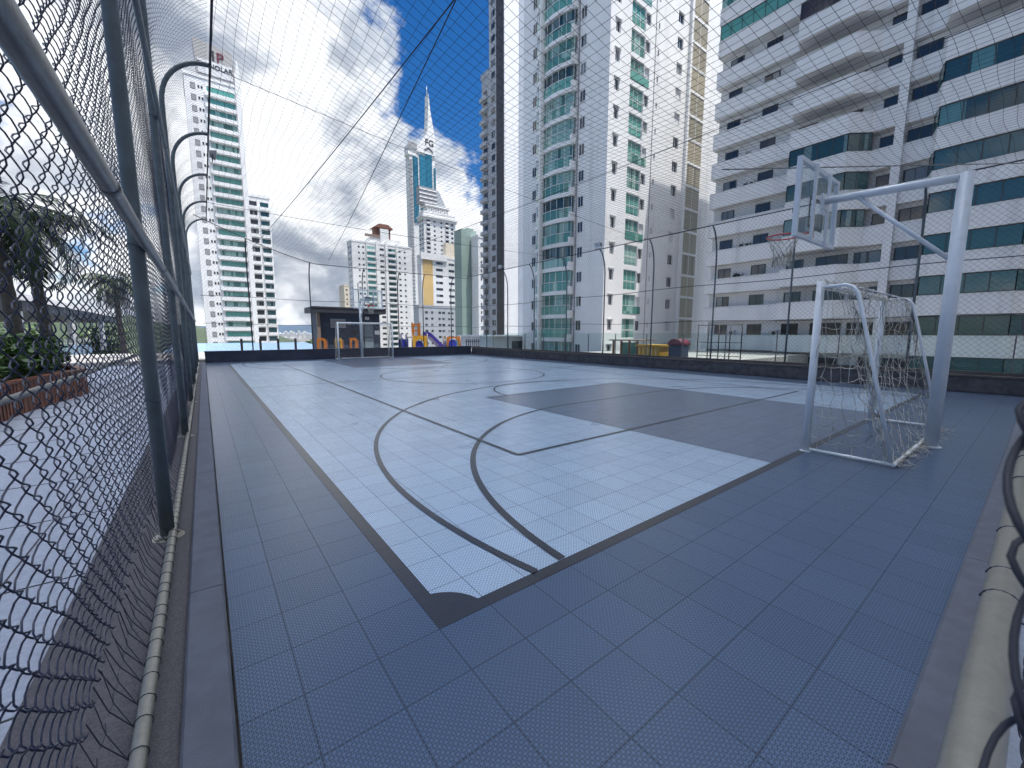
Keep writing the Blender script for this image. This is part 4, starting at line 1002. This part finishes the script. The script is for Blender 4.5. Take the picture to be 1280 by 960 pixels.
for x, y, z in ACS:
    a = thing('air_conditioner', 'white air conditioner unit on a window ledge of the white balcony-band tower', 'air conditioner', (x, y, z), 'air conditioners on the right tower')
    mb = MB(); mb.box(x - .34, y - .36, z, x - .004, y + .36, z + .52)
    mb.build('casing', M['ac'], a)
    mb = MB(); mb.prism([(y - .10 + .19 * math.cos(q), z + .26 + .19 * math.sin(q)) for q in np.linspace(0, 2 * PI, 17)[:-1]], x - .352, x - .341, 0, 'x'); mb.build('fan_grille', M['black'], a)

# --- centre right: white tower with curved teal balconies
t = thing('apartment_tower', 'white tower with curved teal glass balconies, centre right', 'tower', (45, 35, -14)); B2 = t
FX2, FY2, F2 = 33.3, 27.34, 2.69; ZT2 = 66.
Z2 = lambda k: .88 + F2 * k
ops = []; wins = []
for k in range(-2, 17):
    z = Z2(k)
    ops.append((34.15, 34.85, z + .95, z + 2.10)); wins.append((34.5, z + .95, .70, 1.15, 'framew', 'pane', 2))
    ops.append((36.60, 38.95, z + .10, z + 2.28)); wins.append((37.775, z + .10, 2.35, 2.18, 'framew', 'teal', 3))
    ops.append((39.02, 39.85, z + .95, z + 2.10)); wins.append((39.435, z + .95, .83, 1.15, 'framew', ['pane', 'shutter', 'pane'][k % 3] if k != 3 else 'pane', 2))
    ops.append((41.20, 41.48, z + 1.3, z + 1.95)); wins.append((41.34, z + 1.3, .28, .65, 'framew', 'pane', 1))
    sh = (k * 7 + 2) % 5 in (0, 2)
    ops.append((44.96, 46.10, z + .95, z + 2.15)); wins.append((45.53, z + .95, 1.14, 1.20, 'framew', 'shutter' if sh else 'pane', 2))
mb = MB(); facade_y(mb, FX2, 57, -14, ZT2, FY2, ops, .20)
mb.face([(FX2, FY2, -14), (FX2, FY2, ZT2), (FX2, 41, ZT2), (FX2, 41, -14)]); mb.face([(57, FY2, -14), (57, 41, -14), (57, 41, ZT2), (57, FY2, ZT2)])
mb.face([(FX2, 41, -14), (FX2, 41, ZT2), (57, 41, ZT2), (57, 41, -14)]); mb.face([(FX2, FY2, ZT2), (57, FY2, ZT2), (57, 41, ZT2), (FX2, 41, ZT2)])
mb.build('wall', M['w1'], t)
for n_, (x, z, w_, h_, fm, pm, c_) in enumerate(wins): window(t, x, FY2 + .19, z, w_, h_, '-y', fm, pm, c_, True, .05, rows=2 if w_ > 2 else 1)
for k in range(-2, 17):
    z = Z2(k)
    if k % 3 == 1:
        mb = MB(); mb.box(36.64, FY2 - .03, z + .14, 39.8, FY2 - .012, z + .98); mb.build('balcony_glass', M['teal'], t)
for k in range(-2, 17):
    z = Z2(k)
    mb = MB(); mb.box(36.58, FY2 - .05, z + 1.03, 38.97, FY2 - .005, z + 1.08); mb.build('railing', M['framew'], t)
    mb = MB(); mb.box(34.0, FY2 - .10, z + 2.16, 35.0, FY2 - .001, z + 2.24); mb.build('window_hood', M['framew'], t)
mb = MB(); mb.box(40.72, FY2 - .05, -14, 40.80, FY2 - .003, ZT2 - 1); mb.build('drain_pipe', M['grille'], t)
mb = MB(); mb.box(47.30, FY2 - .32, -14, 47.68, FY2 - .002, ZT2); mb.build('pilaster', M['w1'], t)
for k in range(-2, 17):
    z = Z2(k); mb = MB()
    mb.box(47.70, FY2 - .25, z + .03, 49.25, FY2 - .004, z + 2.42); mb.box(49.29, FY2 - .25, z + .03, 50.9, FY2 - .004, z + 2.42); g_ = mb.build('stair_glazing', M['beigeglass'], t)
    mb = MB(); mb.box(47.70, FY2 - .30, z + 2.43, 50.95, FY2 - .003, z + 2.70); mb.box(49.24, FY2 - .27, z + .03, 49.30, FY2 - .003, z + 2.42); mb.build('floor_band', M['w1'], g_)
# curved balcony stack on the shaded -X side
YA, YB, YF = 31.85, 37.95, 36.0
def bow(off):  # plan curve from YB down to YA bulging to -X
    p = []
    for i in range(15):
        q = i / 14; y = YB + (YA - YB) * q; p.append((FX2 - off - 1.25 * math.sin(PI * min(1, .10 + q * .8)) ** .8, y))
    return p
for k in range(-3, 18):
    z = Z2(k)
    mb = MB(); p = bow(0); mb.ribbon(p, z - .32, z + .12, .15); mb.face([(x, y, z - .3) for x, y in p] + [(FX2, YA, z - .3), (FX2, YB, z - .3)])
    mb.face([(x, y, z + .1) for x, y in p] + [(FX2, YA, z + .1), (FX2, YB, z + .1)])
    mb.face([(p[-1][0], YA, z - .32), (FX2, YA, z - .32), (FX2, YA, z + .12), (p[-1][0], YA, z + .12)])
    mb.box(FX2 - .9, YA - .25, z - .35, FX2 - .002, YA - .02, z + .55)
    b_ = mb.build('balcony', M['w1'], t)
    mb = MB(); mb.ribbon([(x + .06, y) for x, y in p], z + .13, z + 1.12, .02); mb.build('balcony_glass', M['teal'], b_)
    mb = MB(); mb.ribbon([(x + .03, y) for x, y in p], z + 1.13, z + 1.19, .07)
    for i in range(0, 15, 2): mb.box(p[i][0] + .05, p[i][1] - .02, z + .13, p[i][0] + .10, p[i][1] + .02, z + 2.36)
    mb.build('railing', M['framew'], b_)
    mb = MB(); mb.ribbon([(x + .30, y) for x, y in p], z + 1.2, z + 2.36, .03); mb.build('glazing', M['teal' if (k * 5) % 7 not in (1, 4) else 'tealdark'], b_)
    window(t, FX2, 30.85, z + .95, .80, 1.15, '-x', 'framew', 'pane', 2, True, .05); window(t, FX2, 38.75, z + .95, .75, 1.15, '-x', 'framew', 'pane', 2, True, .05)
mb = MB(); mb.box(FX2 - 1.62, YF - .12, -14, FX2 - 1.0, YF + .14, 50); mb.build('fin', M['w1'], t)
mb = MB(); mb.box(FX2 - .12, 31.42, -14, FX2 - .002, 31.50, ZT2 - 1); mb.build('drain_pipe', M['grille'], t)
for zc, o_ in ((Z2(18) - .40, .55),):
    mb = MB(); p = bow(o_); mb.ribbon(p, zc, zc + .9, .2); mb.face([(x, y, zc) for x, y in p] + [(FX2, YA, zc), (FX2, YB, zc)]); mb.build('crown_slab', M['w1'], t)

def tower(label, cat, x0, x1, y0, y1, z1, fh, cols_y, cols_x, wall, base=-14, z0=None, fm='frame', cap=100, nm='apartment_tower', split=False):
    """solid block; cols_*: list of (a, b, h, sill, pane, kind) along the -Y / -X face in metres"""
    t = thing(nm, label, cat, ((x0 + x1) / 2, (y0 + y1) / 2, base))
    mb = MB(); mb.box(x0, y0, base, x1, y1, z1); mb.box(x0 - .15, y0 - .15, z1 + .002, x1 + .15, y1 + .15, z1 + .9); mb.build('wall', M[wall], t)
    items = []
    nf_ = int((z1 - 1.0 - (z0 or -8)) / fh)
    for k in range(nf_):
        z = z1 - 1.2 - fh * (k + 1) + .3
        for face, cols in (('-y', cols_y), ('-x', cols_x)):
            for (a, b, h, sill, pm, kind) in cols:
                zz_ = z + sill
                if kind == 'b':
                    bal = MB()
                    if face == '-y': bal.box(a - .2, y0 - .7, z - .15, b + .2, y0 - .003, z + .85)
                    else: bal.box(x0 - .7, a - .2, z - .15, x0 - .003, b + .2, z + .85)
                    bal.build('balcony', M[wall], t)
                    zz_ = z + .87; h = 1.55
                c = (a + b) / 2
                items.append((c if face == '-y' else x0 - .004, y0 - .004 if face == '-y' else c, zz_, b - a, h, face, pm, max(1, round((b - a) / 1.3))))
    for it in items[:cap]: window(t, *it[:5], it[5], fm, it[6], it[7], split)
    if len(items) > cap:
        mb = MB()
        for x, y, z, w_, h, face, pm, c in items[cap:]:
            i = 0 if pm == 'pane' else 1
            if face == '-y': mb.box(x - w_ / 2, y - .03, z, x + w_ / 2, y, z + h, i)
            else: mb.box(x - .03, y - w_ / 2, z, x, y + w_ / 2, z + h, i)
        second = [it[6] for it in items[cap:] if it[6] != 'pane']
        tag(mb.build('windows', [M['pane'], M[second[0] if second else 'pane']], t), kind='stuff')
    return t
# --- dark striped tower behind it
t = thing('apartment_tower', 'very tall grey-white tower with a black vertical stripe, left of the teal balcony tower', 'tower', (68, 90, -14))
mb = MB(); mb.box(61, 83, -14, 78, 89.4, 112); mb.build('wall', M['w1'], t)
mb = MB(); mb.box(61.05, 89.403, -14, 78, 93.0, 66); mb.box(60.85, 89.5, 66.003, 70, 93.2, 67.2); mb.build('lower_wing', M['grey_wall'], t)
mb = MB(); mb.box(60.90, 83.25, -14, 60.996, 86.3, 112); mb.build('black_stripe', M['darkstripe'], t)
mb = MB(); mb.box(60.93, 86.32, -14, 60.997, 89.38, 112); mb.build('grey_panel', M['grey_wall'], t)
mb = MB(); mb.box(65.4, 82.9, -14, 67.2, 82.997, 112); mb.build('recess_panel', M['bluegrey'], t)
n_ = 0
for k in range(-2, 36):
    z = 2.75 * k
    for y, w_ in ((87.6, 1.5), (91.3, 1.7)):
        if z > 62 and y > 89: continue
        n_ += 1; window(t, 60.93 if y < 89 else 61.05, y, z + .9, w_, 1.4, '-x', 'frame', 'pane', 2)
for k in range(-2, 23):
    mb = MB(); mb.box(60.2, 90.0, 2.75 * k - .15, 61.04, 92.9, 2.75 * k + .75); mb.build('balcony', M['grey_wall'], t)
# --- tower with teal windows and a sign, left
t = tower('tall white tower with teal window bands and a grey rooftop sign, left', 'tower', 0.0, 12.9, 146, 160, 71.0, 2.93,
          [(4.9, 11.3, 1.45, .75, 'teal', 'w'), (1.3, 2.4, 1.5, .6, 'grille', 'w'), (2.9, 3.3, .7, 1.1, 'pane', 'w'), (3.6, 4.0, .7, 1.1, 'pane', 'w')], [], 'w1')
for k in range(29):
    mb = MB(); mb.box(4.3, 145.2, 71.0 - 1.2 - 2.93 * (k + 1) - .15, 11.5, 145.995, 71.0 - 1.2 - 2.93 * (k + 1) + .8)
    mb.build('balcony_band', M['w1'], t)
mb = MB(); mb.box(11.6, 145.4, -14, 12.8, 145.996, 75); mb.prism([(11.9, 75.0), (12.8, 75.0), (12.5, 78.2), (12.2, 78.2)], 145.4, 146.4, 0, 'y'); mb.build('corner_fin', M['w1'], t)
mb = MB(); mb.prism([(2.6, 80.8), (3.0, 71.92), (11.9, 71.92), (11.9, 75.4), (11.1, 80.0)], 145.8, 150, 0, 'y'); mb.build('sign_block', M['signgrey'], t)
mb = MB(); mb.box(3.3, 145.72, 72.4, 11.2, 145.797, 76.0); mb.build('sign_panel', M['framew'], t)
def text(body, size, loc, m, parent, name='sign_letters', depth=.05, sx=1.0):
    cu = bpy.data.curves.new(name, 'FONT'); cu.body = body; cu.size = size; cu.extrude = depth; cu.align_x = 'CENTER'; cu.offset = size * .012
    tmp = bpy.data.objects.new(name, cu); COL.objects.link(tmp)
    dg = bpy.context.evaluated_depsgraph_get(); dg.update()
    me = bpy.data.meshes.new_from_object(tmp.evaluated_get(dg)); bpy.data.objects.remove(tmp)
    me.materials.clear(); me.materials.append(m)
    o = bpy.data.objects.new(name, me); COL.objects.link(o); o.parent = parent; o.rotation_euler = (PI / 2, 0, 0); o.scale = (sx, 1, 1)
    o.location = Vector(loc) - WLOC[parent.name]; WLOC[o.name] = Vector(loc); return o
text('PLANOLAR', 1.65, (7.2, 145.68, 74.2), M['letter'], t, sx=.98)
mb = MB(); mb.box(6.7, 145.72, 76.3, 7.2, 145.79, 78.9); mb.build('sign_emblem_bar', M['letter'], t)
text('P', 3.6, (8.5, 145.74, 76.3), M['maroon'], t, 'sign_emblem')
tower('grey-white balcony block standing right behind the tower with the rooftop sign', 'tower', 13.0, 20.0, 160, 172, 45.8, 2.93,
      [(13.6, 16.3, 1.5, .8, 'pane', 'b'), (17.2, 19.6, 1.5, .8, 'tealdark', 'b')], [], 'w1')
# --- white tower with a red-brown penthouse
t = tower('broad white tower with teal balconies and a red-brown rooftop penthouse, behind the hut', 'tower', 62, 94, 215, 223, 47.6, 2.93,
          [(69.5, 73.6, 1.5, .8, 'teal', 'b'), (80.6, 84.6, 1.5, .8, 'tealdark', 'b'), (65.0, 65.9, .9, 1.1, 'pane', 'w'), (67.2, 68.1, .9, 1.1, 'pane', 'w'), (76.2, 78.4, 1.1, 1.0, 'pane', 'w'), (86.4, 87.6, .9, 1.1, 'pane', 'w'), (89.4, 90.4, .9, 1.1, 'pane', 'w')], [(216.5, 218, 1.1, 1.0, 'pane', 'w'), (219.5, 221, 1.1, 1.0, 'pane', 'w')], 'w3')
mb = MB(); mb.box(69, 214.2, -14, 69.3, 214.99, 49.2); mb.box(74, 214.2, -14, 75.4, 214.99, 49.2); mb.box(79.0, 214.2, -14, 80.2, 214.99, 49.2); mb.box(85, 214.2, -14, 85.4, 214.99, 49.2); mb.build('pilaster', M['w3'], t)
mb = MB(); mb.box(71.5, 216, 48.52, 88, 222, 51.2); mb.build('roof_storey', M['w3'], t)
mb = MB(); mb.box(75.0, 217, 51.22, 83.0, 222, 56.6); mb.build('penthouse', M['brick'], t)
mb = MB(); mb.box(77, 215.4, 48.53, 81.5, 215.99, 56); mb.build('lift_tower', M['w3'], t)
mb = MB(); mb.prism([(73.8, 56.62), (84.4, 56.62), (81.6, 58.6), (76.6, 58.6)], 216, 223, 0, 'y'); mb.build('penthouse_roof', M['brick'], t)
mb = MB(); mb.ribbon([(69, 215.6), (76.9, 215.6)], 51.2, 52.6, .1); mb.build('roof_railing', M['brown'], t)
tower('small pale block beside the broad white tower, above the hut roof', 'building', 71.6, 79, 268, 280, 31, 2.93, [(72.6, 73.6, .9, 1, 'pane', 'w'), (75, 76, .9, 1, 'pane', 'w')], [], 'beige', nm='apartment_block')
# --- white building with ochre stripe and the low grey block
t = tower('white tower with an ochre vertical stripe on its left edge', 'tower', 79.5, 98.6, 172, 176, 36.0, 2.93,
          [(86.8, 90.3, 1.1, .9, 'pane', 'w'), (93.4, 96.4, 1.1, .9, 'pane', 'w')], [], 'w3')
mb = MB(); mb.box(80.3, 171.9, -14, 85.2, 171.996, 34.6); mb.build('ochre_stripe', M['ochre'], t)
mb = MB(); mb.box(98.75, 173, -14, 101.2, 184, 42); mb.build('side_wing', M['sand'], t)
mb = MB(); mb.box(92.5, 172.6, 36.92, 98.2, 176, 43.5); mb.build('roof_house', M['beige'], t)
mb = MB(); mb.box(79.2, 171.3, 34.7, 92.4, 171.99, 37.6); mb.build('cornice', M['w3'], t)
tower('low pale grey apartment block with small dark windows behind the slide', 'building', 72.4, 93.6, 160, 165, 12.6, 2.63,
      [(75.2, 76.5, .95, .9, 'pane', 'w'), (78.0, 79.0, .95, .9, 'pane', 'w'), (81.5, 82.8, .95, .9, 'pane', 'w'), (83.3, 84.7, .95, .9, 'pane', 'w'), (86.2, 87.2, .85, .9, 'pane', 'w'), (87.9, 88.9, .85, .9, 'pane', 'w'), (89.8, 90.8, .85, .9, 'pane', 'w')], [], 'grey_wall', nm='apartment_block')
# --- stepped classical tower
t = tower('pale stepped tower with a projecting cornice below the spire skyscraper', 'tower', 123, 147, 260, 268, 82.6, 3.0,
          [(125, 127.5, 1.7, .7, 'pane', 'b'), (130.2, 131.6, 1.2, .9, 'pane', 'w'), (135.4, 136.6, 1.2, .9, 'pane', 'w'), (139.2, 141.6, 1.7, .7, 'pane', 'b'), (143.6, 145.4, 1.4, .8, 'pane', 'w')], [(261.5, 263, 1.2, .9, 'pane', 'w'), (265, 266.5, 1.2, .9, 'pane', 'w')], 'w3')
mb = MB(); mb.box(121.6, 258.6, 79.4, 148.4, 269, 80.6); mb.box(122.2, 259.2, 78.0, 147.8, 268.6, 79.39); mb.build('cornice', M['w3'], t)
mb = MB(); mb.box(126, 262, 83.52, 143, 267, 87.4); mb.box(124.6, 261, 87.42, 144, 268, 88.5); mb.build('upper_storey', M['w3'], t)
for k in range(10):
    mb = MB(); mb.box(126.6 + k * 1.7, 261.4, 83.6, 127.2 + k * 1.7, 261.95, 87.3); mb.build('column', M['w3'], t)
mb = MB(); mb.box(121.2, 262, 88.52, 134, 267, 99.5); mb.build('grey_storey', M['grille'], t)
mb = MB()
for k in range(4): mb.box(121.1, 261.7, 89.6 + k * 2.6, 134.1, 261.99, 90.4 + k * 2.6)
mb.build('storey_band', M['w3'], t)
mb = MB(); mb.prism([(134.1, 88.52), (141, 88.52), (136.0, 98), (134.1, 99)], 262, 267, 0, 'y'); mb.build('sloped_wing', M['grey_wall'], t)
# --- spire skyscraper
t = thing('skyscraper', 'slender skyscraper with blue glass and a white curved spire, in the distance', 'skyscraper', (164, 354, -14))
mb = MB(); mb.box(153.2, 350, -14, 177.6, 358, 160); mb.build('wall', M['w3'], t)
mb = MB(); mb.box(152.0, 349.4, 156, 160, 357, 164); mb.build('side_cap', M['w3'], t)
mb = MB(); mb.box(152.0, 348.9, 161, 160.2, 349.39, 166.5); mb.build('cap_band', M['grille'], t)
for a, b, z0_, z1_ in ((162.6, 168.4, 112, 158), (168.7, 174.6, 112, 160), (156.4, 161.0, 100, 155), (176.4, 178.1, 100, 150)):
    mb = MB(); mb.box(a, 349.2, z0_, b, 349.99, z1_); mb.build('curtain_wall', M['blueglass'], t)
mb = MB()
for z in np.arange(10, 152, 3.2): mb.box(152.6, 349.3, z, 155.6, 349.98, z + 1.5)
mb.build('window_strip', M['grille'], t)
sp_ = [(159.5, 164), (164.0, 167), (167.6, 171.5), (170.0, 177), (171.2, 186), (171.9, 198), (172.4, 211), (173.8, 198), (175.6, 188), (178.0, 176), (178.2, 160.1), (159.5, 160.1)]
mb = MB(); mb.prism(sp_, 349, 356, 0, 'y'); mb.build('spire', M['w3'], t)
mb = MB(); mb.tube([(172.4, 352, 210), (172.4, 352, 218)], [.5, .12], 6); mb.build('mast', M['w3'], t)
text('FG', 7.2, (172.2, 348.9, 167.5), M['letter'], t, depth=.1)
mb = MB(); mb.prism([(167.0, 163.4), (171.0, 166.0), (175.6, 163.4), (175.6, 162.6), (171, 164.9), (167.0, 162.6)], 348.6, 348.99, 0, 'y'); mb.build('sign_emblem', M['letter'], t)
# --- green and white pair
t = thing('apartment_tower', 'sage green windowless tower wall beside the black-striped tower', 'tower', (79, 128, -14))
mb = MB(); mb.box(73.6, 126, -14, 79.8, 131, 37.8); mb.build('wall', M['sage'], t)
mb = MB(); mb.box(76.4, 126.5, 37.81, 79, 130, 38.6); mb.build('roof_house', M['sage'], t)
tower('narrow white and grey tower squeezed between the green wall and the black-striped tower', 'tower', 77.4, 86, 121, 125.5, 34.5, 2.9, [(78.4, 78.9, .9, 1, 'pane', 'w'), (82.5, 83.2, .9, 1, 'pane', 'w')], [], 'w1')
# --- neighbours on the right, seen over the wall
mb = MB(); mb.box(16.9, 11.2, -14, 42.4, 26.5, -.35); mb.box(16.9, -20, -14, 42.4, 11.19, -5); struct(mb, 'neighbour_terrace', M['terrace'])
t = thing('storage_box', 'yellow storage container on the neighbouring terrace', 'container', (25, 15.6, -.35))
mb = MB(); mb.box(24.6, 14.75, -.34, 26.2, 16.5, .55); mb.build('body', M['yellow'], t)
mb = MB(); mb.box(24.5, 14.65, .552, 26.3, 16.6, .68); mb.build('lid', M['yellow'], t)
mb = MB()
for k in range(5): mb.box(24.57, 14.95 + k * .34, -.3, 24.598, 15.05 + k * .34, .5)
mb.build('rib', M['ochre'], t)
t = thing('pergola', 'small brown timber pergola left of the yellow container', 'pergola', (25.5, 18, -.35))
for y in (16.75, 17.45, 18.2, 18.95):
    mb = MB(); mb.box(24.8, y - .06, -.34, 24.92, y + .06, .92); mb.build('post', M['wood'], t)
mb = MB(); mb.box(24.6, 16.4, .93, 26.6, 19.2, 1.02); mb.build('roof', M['brown'], t)
mb = MB(); mb.box(25.6, 17.3, -.34, 25.7, 18.8, .8); mb.build('back_panel', M['teal'], t)
t = thing('play_house', 'red domed play house right of the yellow container', 'play house', (25.2, 13.6, -.35))
mb = MB(); mb.box(24.9, 13.3, -.34, 25.9, 14.2, .75); mb.build('body', M['shed'], t)
mb = MB(); mb.prism([(13.75 + .5 * math.cos(a), .70 + .42 * math.sin(a)) for a in np.linspace(0, PI, 14)], 24.8, 26.0, 0, 'x', True); mb.build('roof', M['maroon'], t)
t = thing('metal_fence', 'dark steel fence on the neighbouring terrace right of the red play house', 'fence', (26, 12, -.35))
for k in range(5):
    mb = MB(); y = 13.0 - k * .72; mb.tube([(26.5, y, -.35), (26.5, y, 2.1)], .035, 6); mb.build('post', M['black'], t)
mb = MB()
for z in (.0, .9, 2.05): mb.tube([(26.5, 13.0, z), (26.5, 10.1, z)], .022, 6)
mb.build('rail', M['black'], t)
t = thing('low_building', 'low white roof block at the foot of the black-striped tower', 'building', (36, 44, -14))
mb = MB(); mb.box(29, 41.5, -14, 41, 50, 1.05); mb.build('wall', M['w1'], t)
window(t, 33, 41.49, -.9, 2.2, 1.4, '-y', 'frame', 'pane', 2); window(t, 36.2, 41.49, -.9, 1.2, 1.4, '-y', 'frame', 'pane', 1)
mb = MB(); mb.box(28.6, 41.1, 1.052, 41.4, 50.4, 1.25); mb.build('roof', M['w1'], t)
# --- unseen tower block: added behind the camera, sized to shade the court
t = thing('apartment_tower', 'unseen tall white tower added behind the camera to shade the court', 'tower', (8, -20, -14))
mb = MB(); mb.box(-12, -30, -13, 34, -9, 124); mb.build('wall', M['w1'], t)
# --- far city and hills
rr = random.Random(4)
for k in range(16):
    d_ = 1050 + rr.uniform(0, 450); u = 345 + k * 3.3; dv = FW + RT * ((u - 640) / 505.07); x = CAM.x + dv.x * d_; y = CAM.y + dv.y * d_
    ww = rr.uniform(6, 11); h = rr.uniform(-2, 9)
    t_ = thing('apartment_block', 'tiny white apartment block in the far town below the mountains', 'building', (x, y, -14), 'far white town blocks')
    mb = MB(); mb.box(x - ww / 2, y - 6, -14, x + ww / 2, y + 6, h); mb.box(x - ww / 5, y - 3, h + .01, x + ww / 5, y + 3, h + 2.5); mb.build('wall', M['w3'], t_)
    mb = MB()
    for q in range(5): mb.box(x - ww * .4, y - 6.3, h - 2.5 - q * 3, x + ww * .4, y - 6.01, h - 1.3 - q * 3)
    mb.build('window_band', M['grille'], t_)
def ridge(name, m, pts, depth, base, seed, amp):
    """terrain ridge through (x, y, z) crest points, sloping to both sides"""
    V = []; F = []; n0 = np.array(pts); cnt = 90; rows = 12
    tt = np.linspace(0, 1, cnt); ks = np.linspace(0, 1, len(pts)); C_ = np.stack([np.interp(tt, ks, n0[:, i]) for i in range(3)], -1)
    r_ = np.random.default_rng(seed); ph = r_.uniform(0, 6, 12)
    nz = sum(math.pow(.62, o) * np.sin(tt * (5 + 7.3 * o) * 2 + ph[o]) for o in range(9)); 
    for j in range(rows + 1):
        f = j / rows * 2 - 1
        for i in range(cnt):
            d = Vector((C_[i, 0], C_[i, 1], 0)).normalized()
            prof = (1 - abs(f)) ** 1.2; bump = amp * .35 * math.sin(i * .9 + j * 1.7 + ph[3]) * (1 - abs(f))
            V.append((C_[i, 0] + d.x * f * depth, C_[i, 1] + d.y * f * depth, base + (C_[i, 2] - base + amp * nz[i]) * prof + bump))
    for j in range(rows):
        for i in range(cnt - 1): F.append((j * cnt + i, j * cnt + i + 1, (j + 1) * cnt + i + 1, (j + 1) * cnt + i))
    o = numesh(name, np.array(V, float), np.array(F), m); o['kind'] = 'structure'
def at(u, v, d): 
    p = CAM + pix(u, v) * d; return (p.x, p.y, p.z)
ridge('mountains', M['mountain'], [(-2600, 3300, 60), (-1700, 3500, 95), (-900, 3700, 80), (300, 3700, 62), (1200, 3500, 110), (1700, 3400, 100), (2300, 3100, 84), (3200, 2700, 120), (4300, 1500, 60)], 700, -20, 3, 9)
ridge('hills', M['hill'], [(-420, 330, 60), (-300, 420, 46), (-210, 440, 34), (-120, 450, 26), (-40, 455, 15), (30, 460, 2), (90, 450, -14)], 120, -14, 5, 2.5)
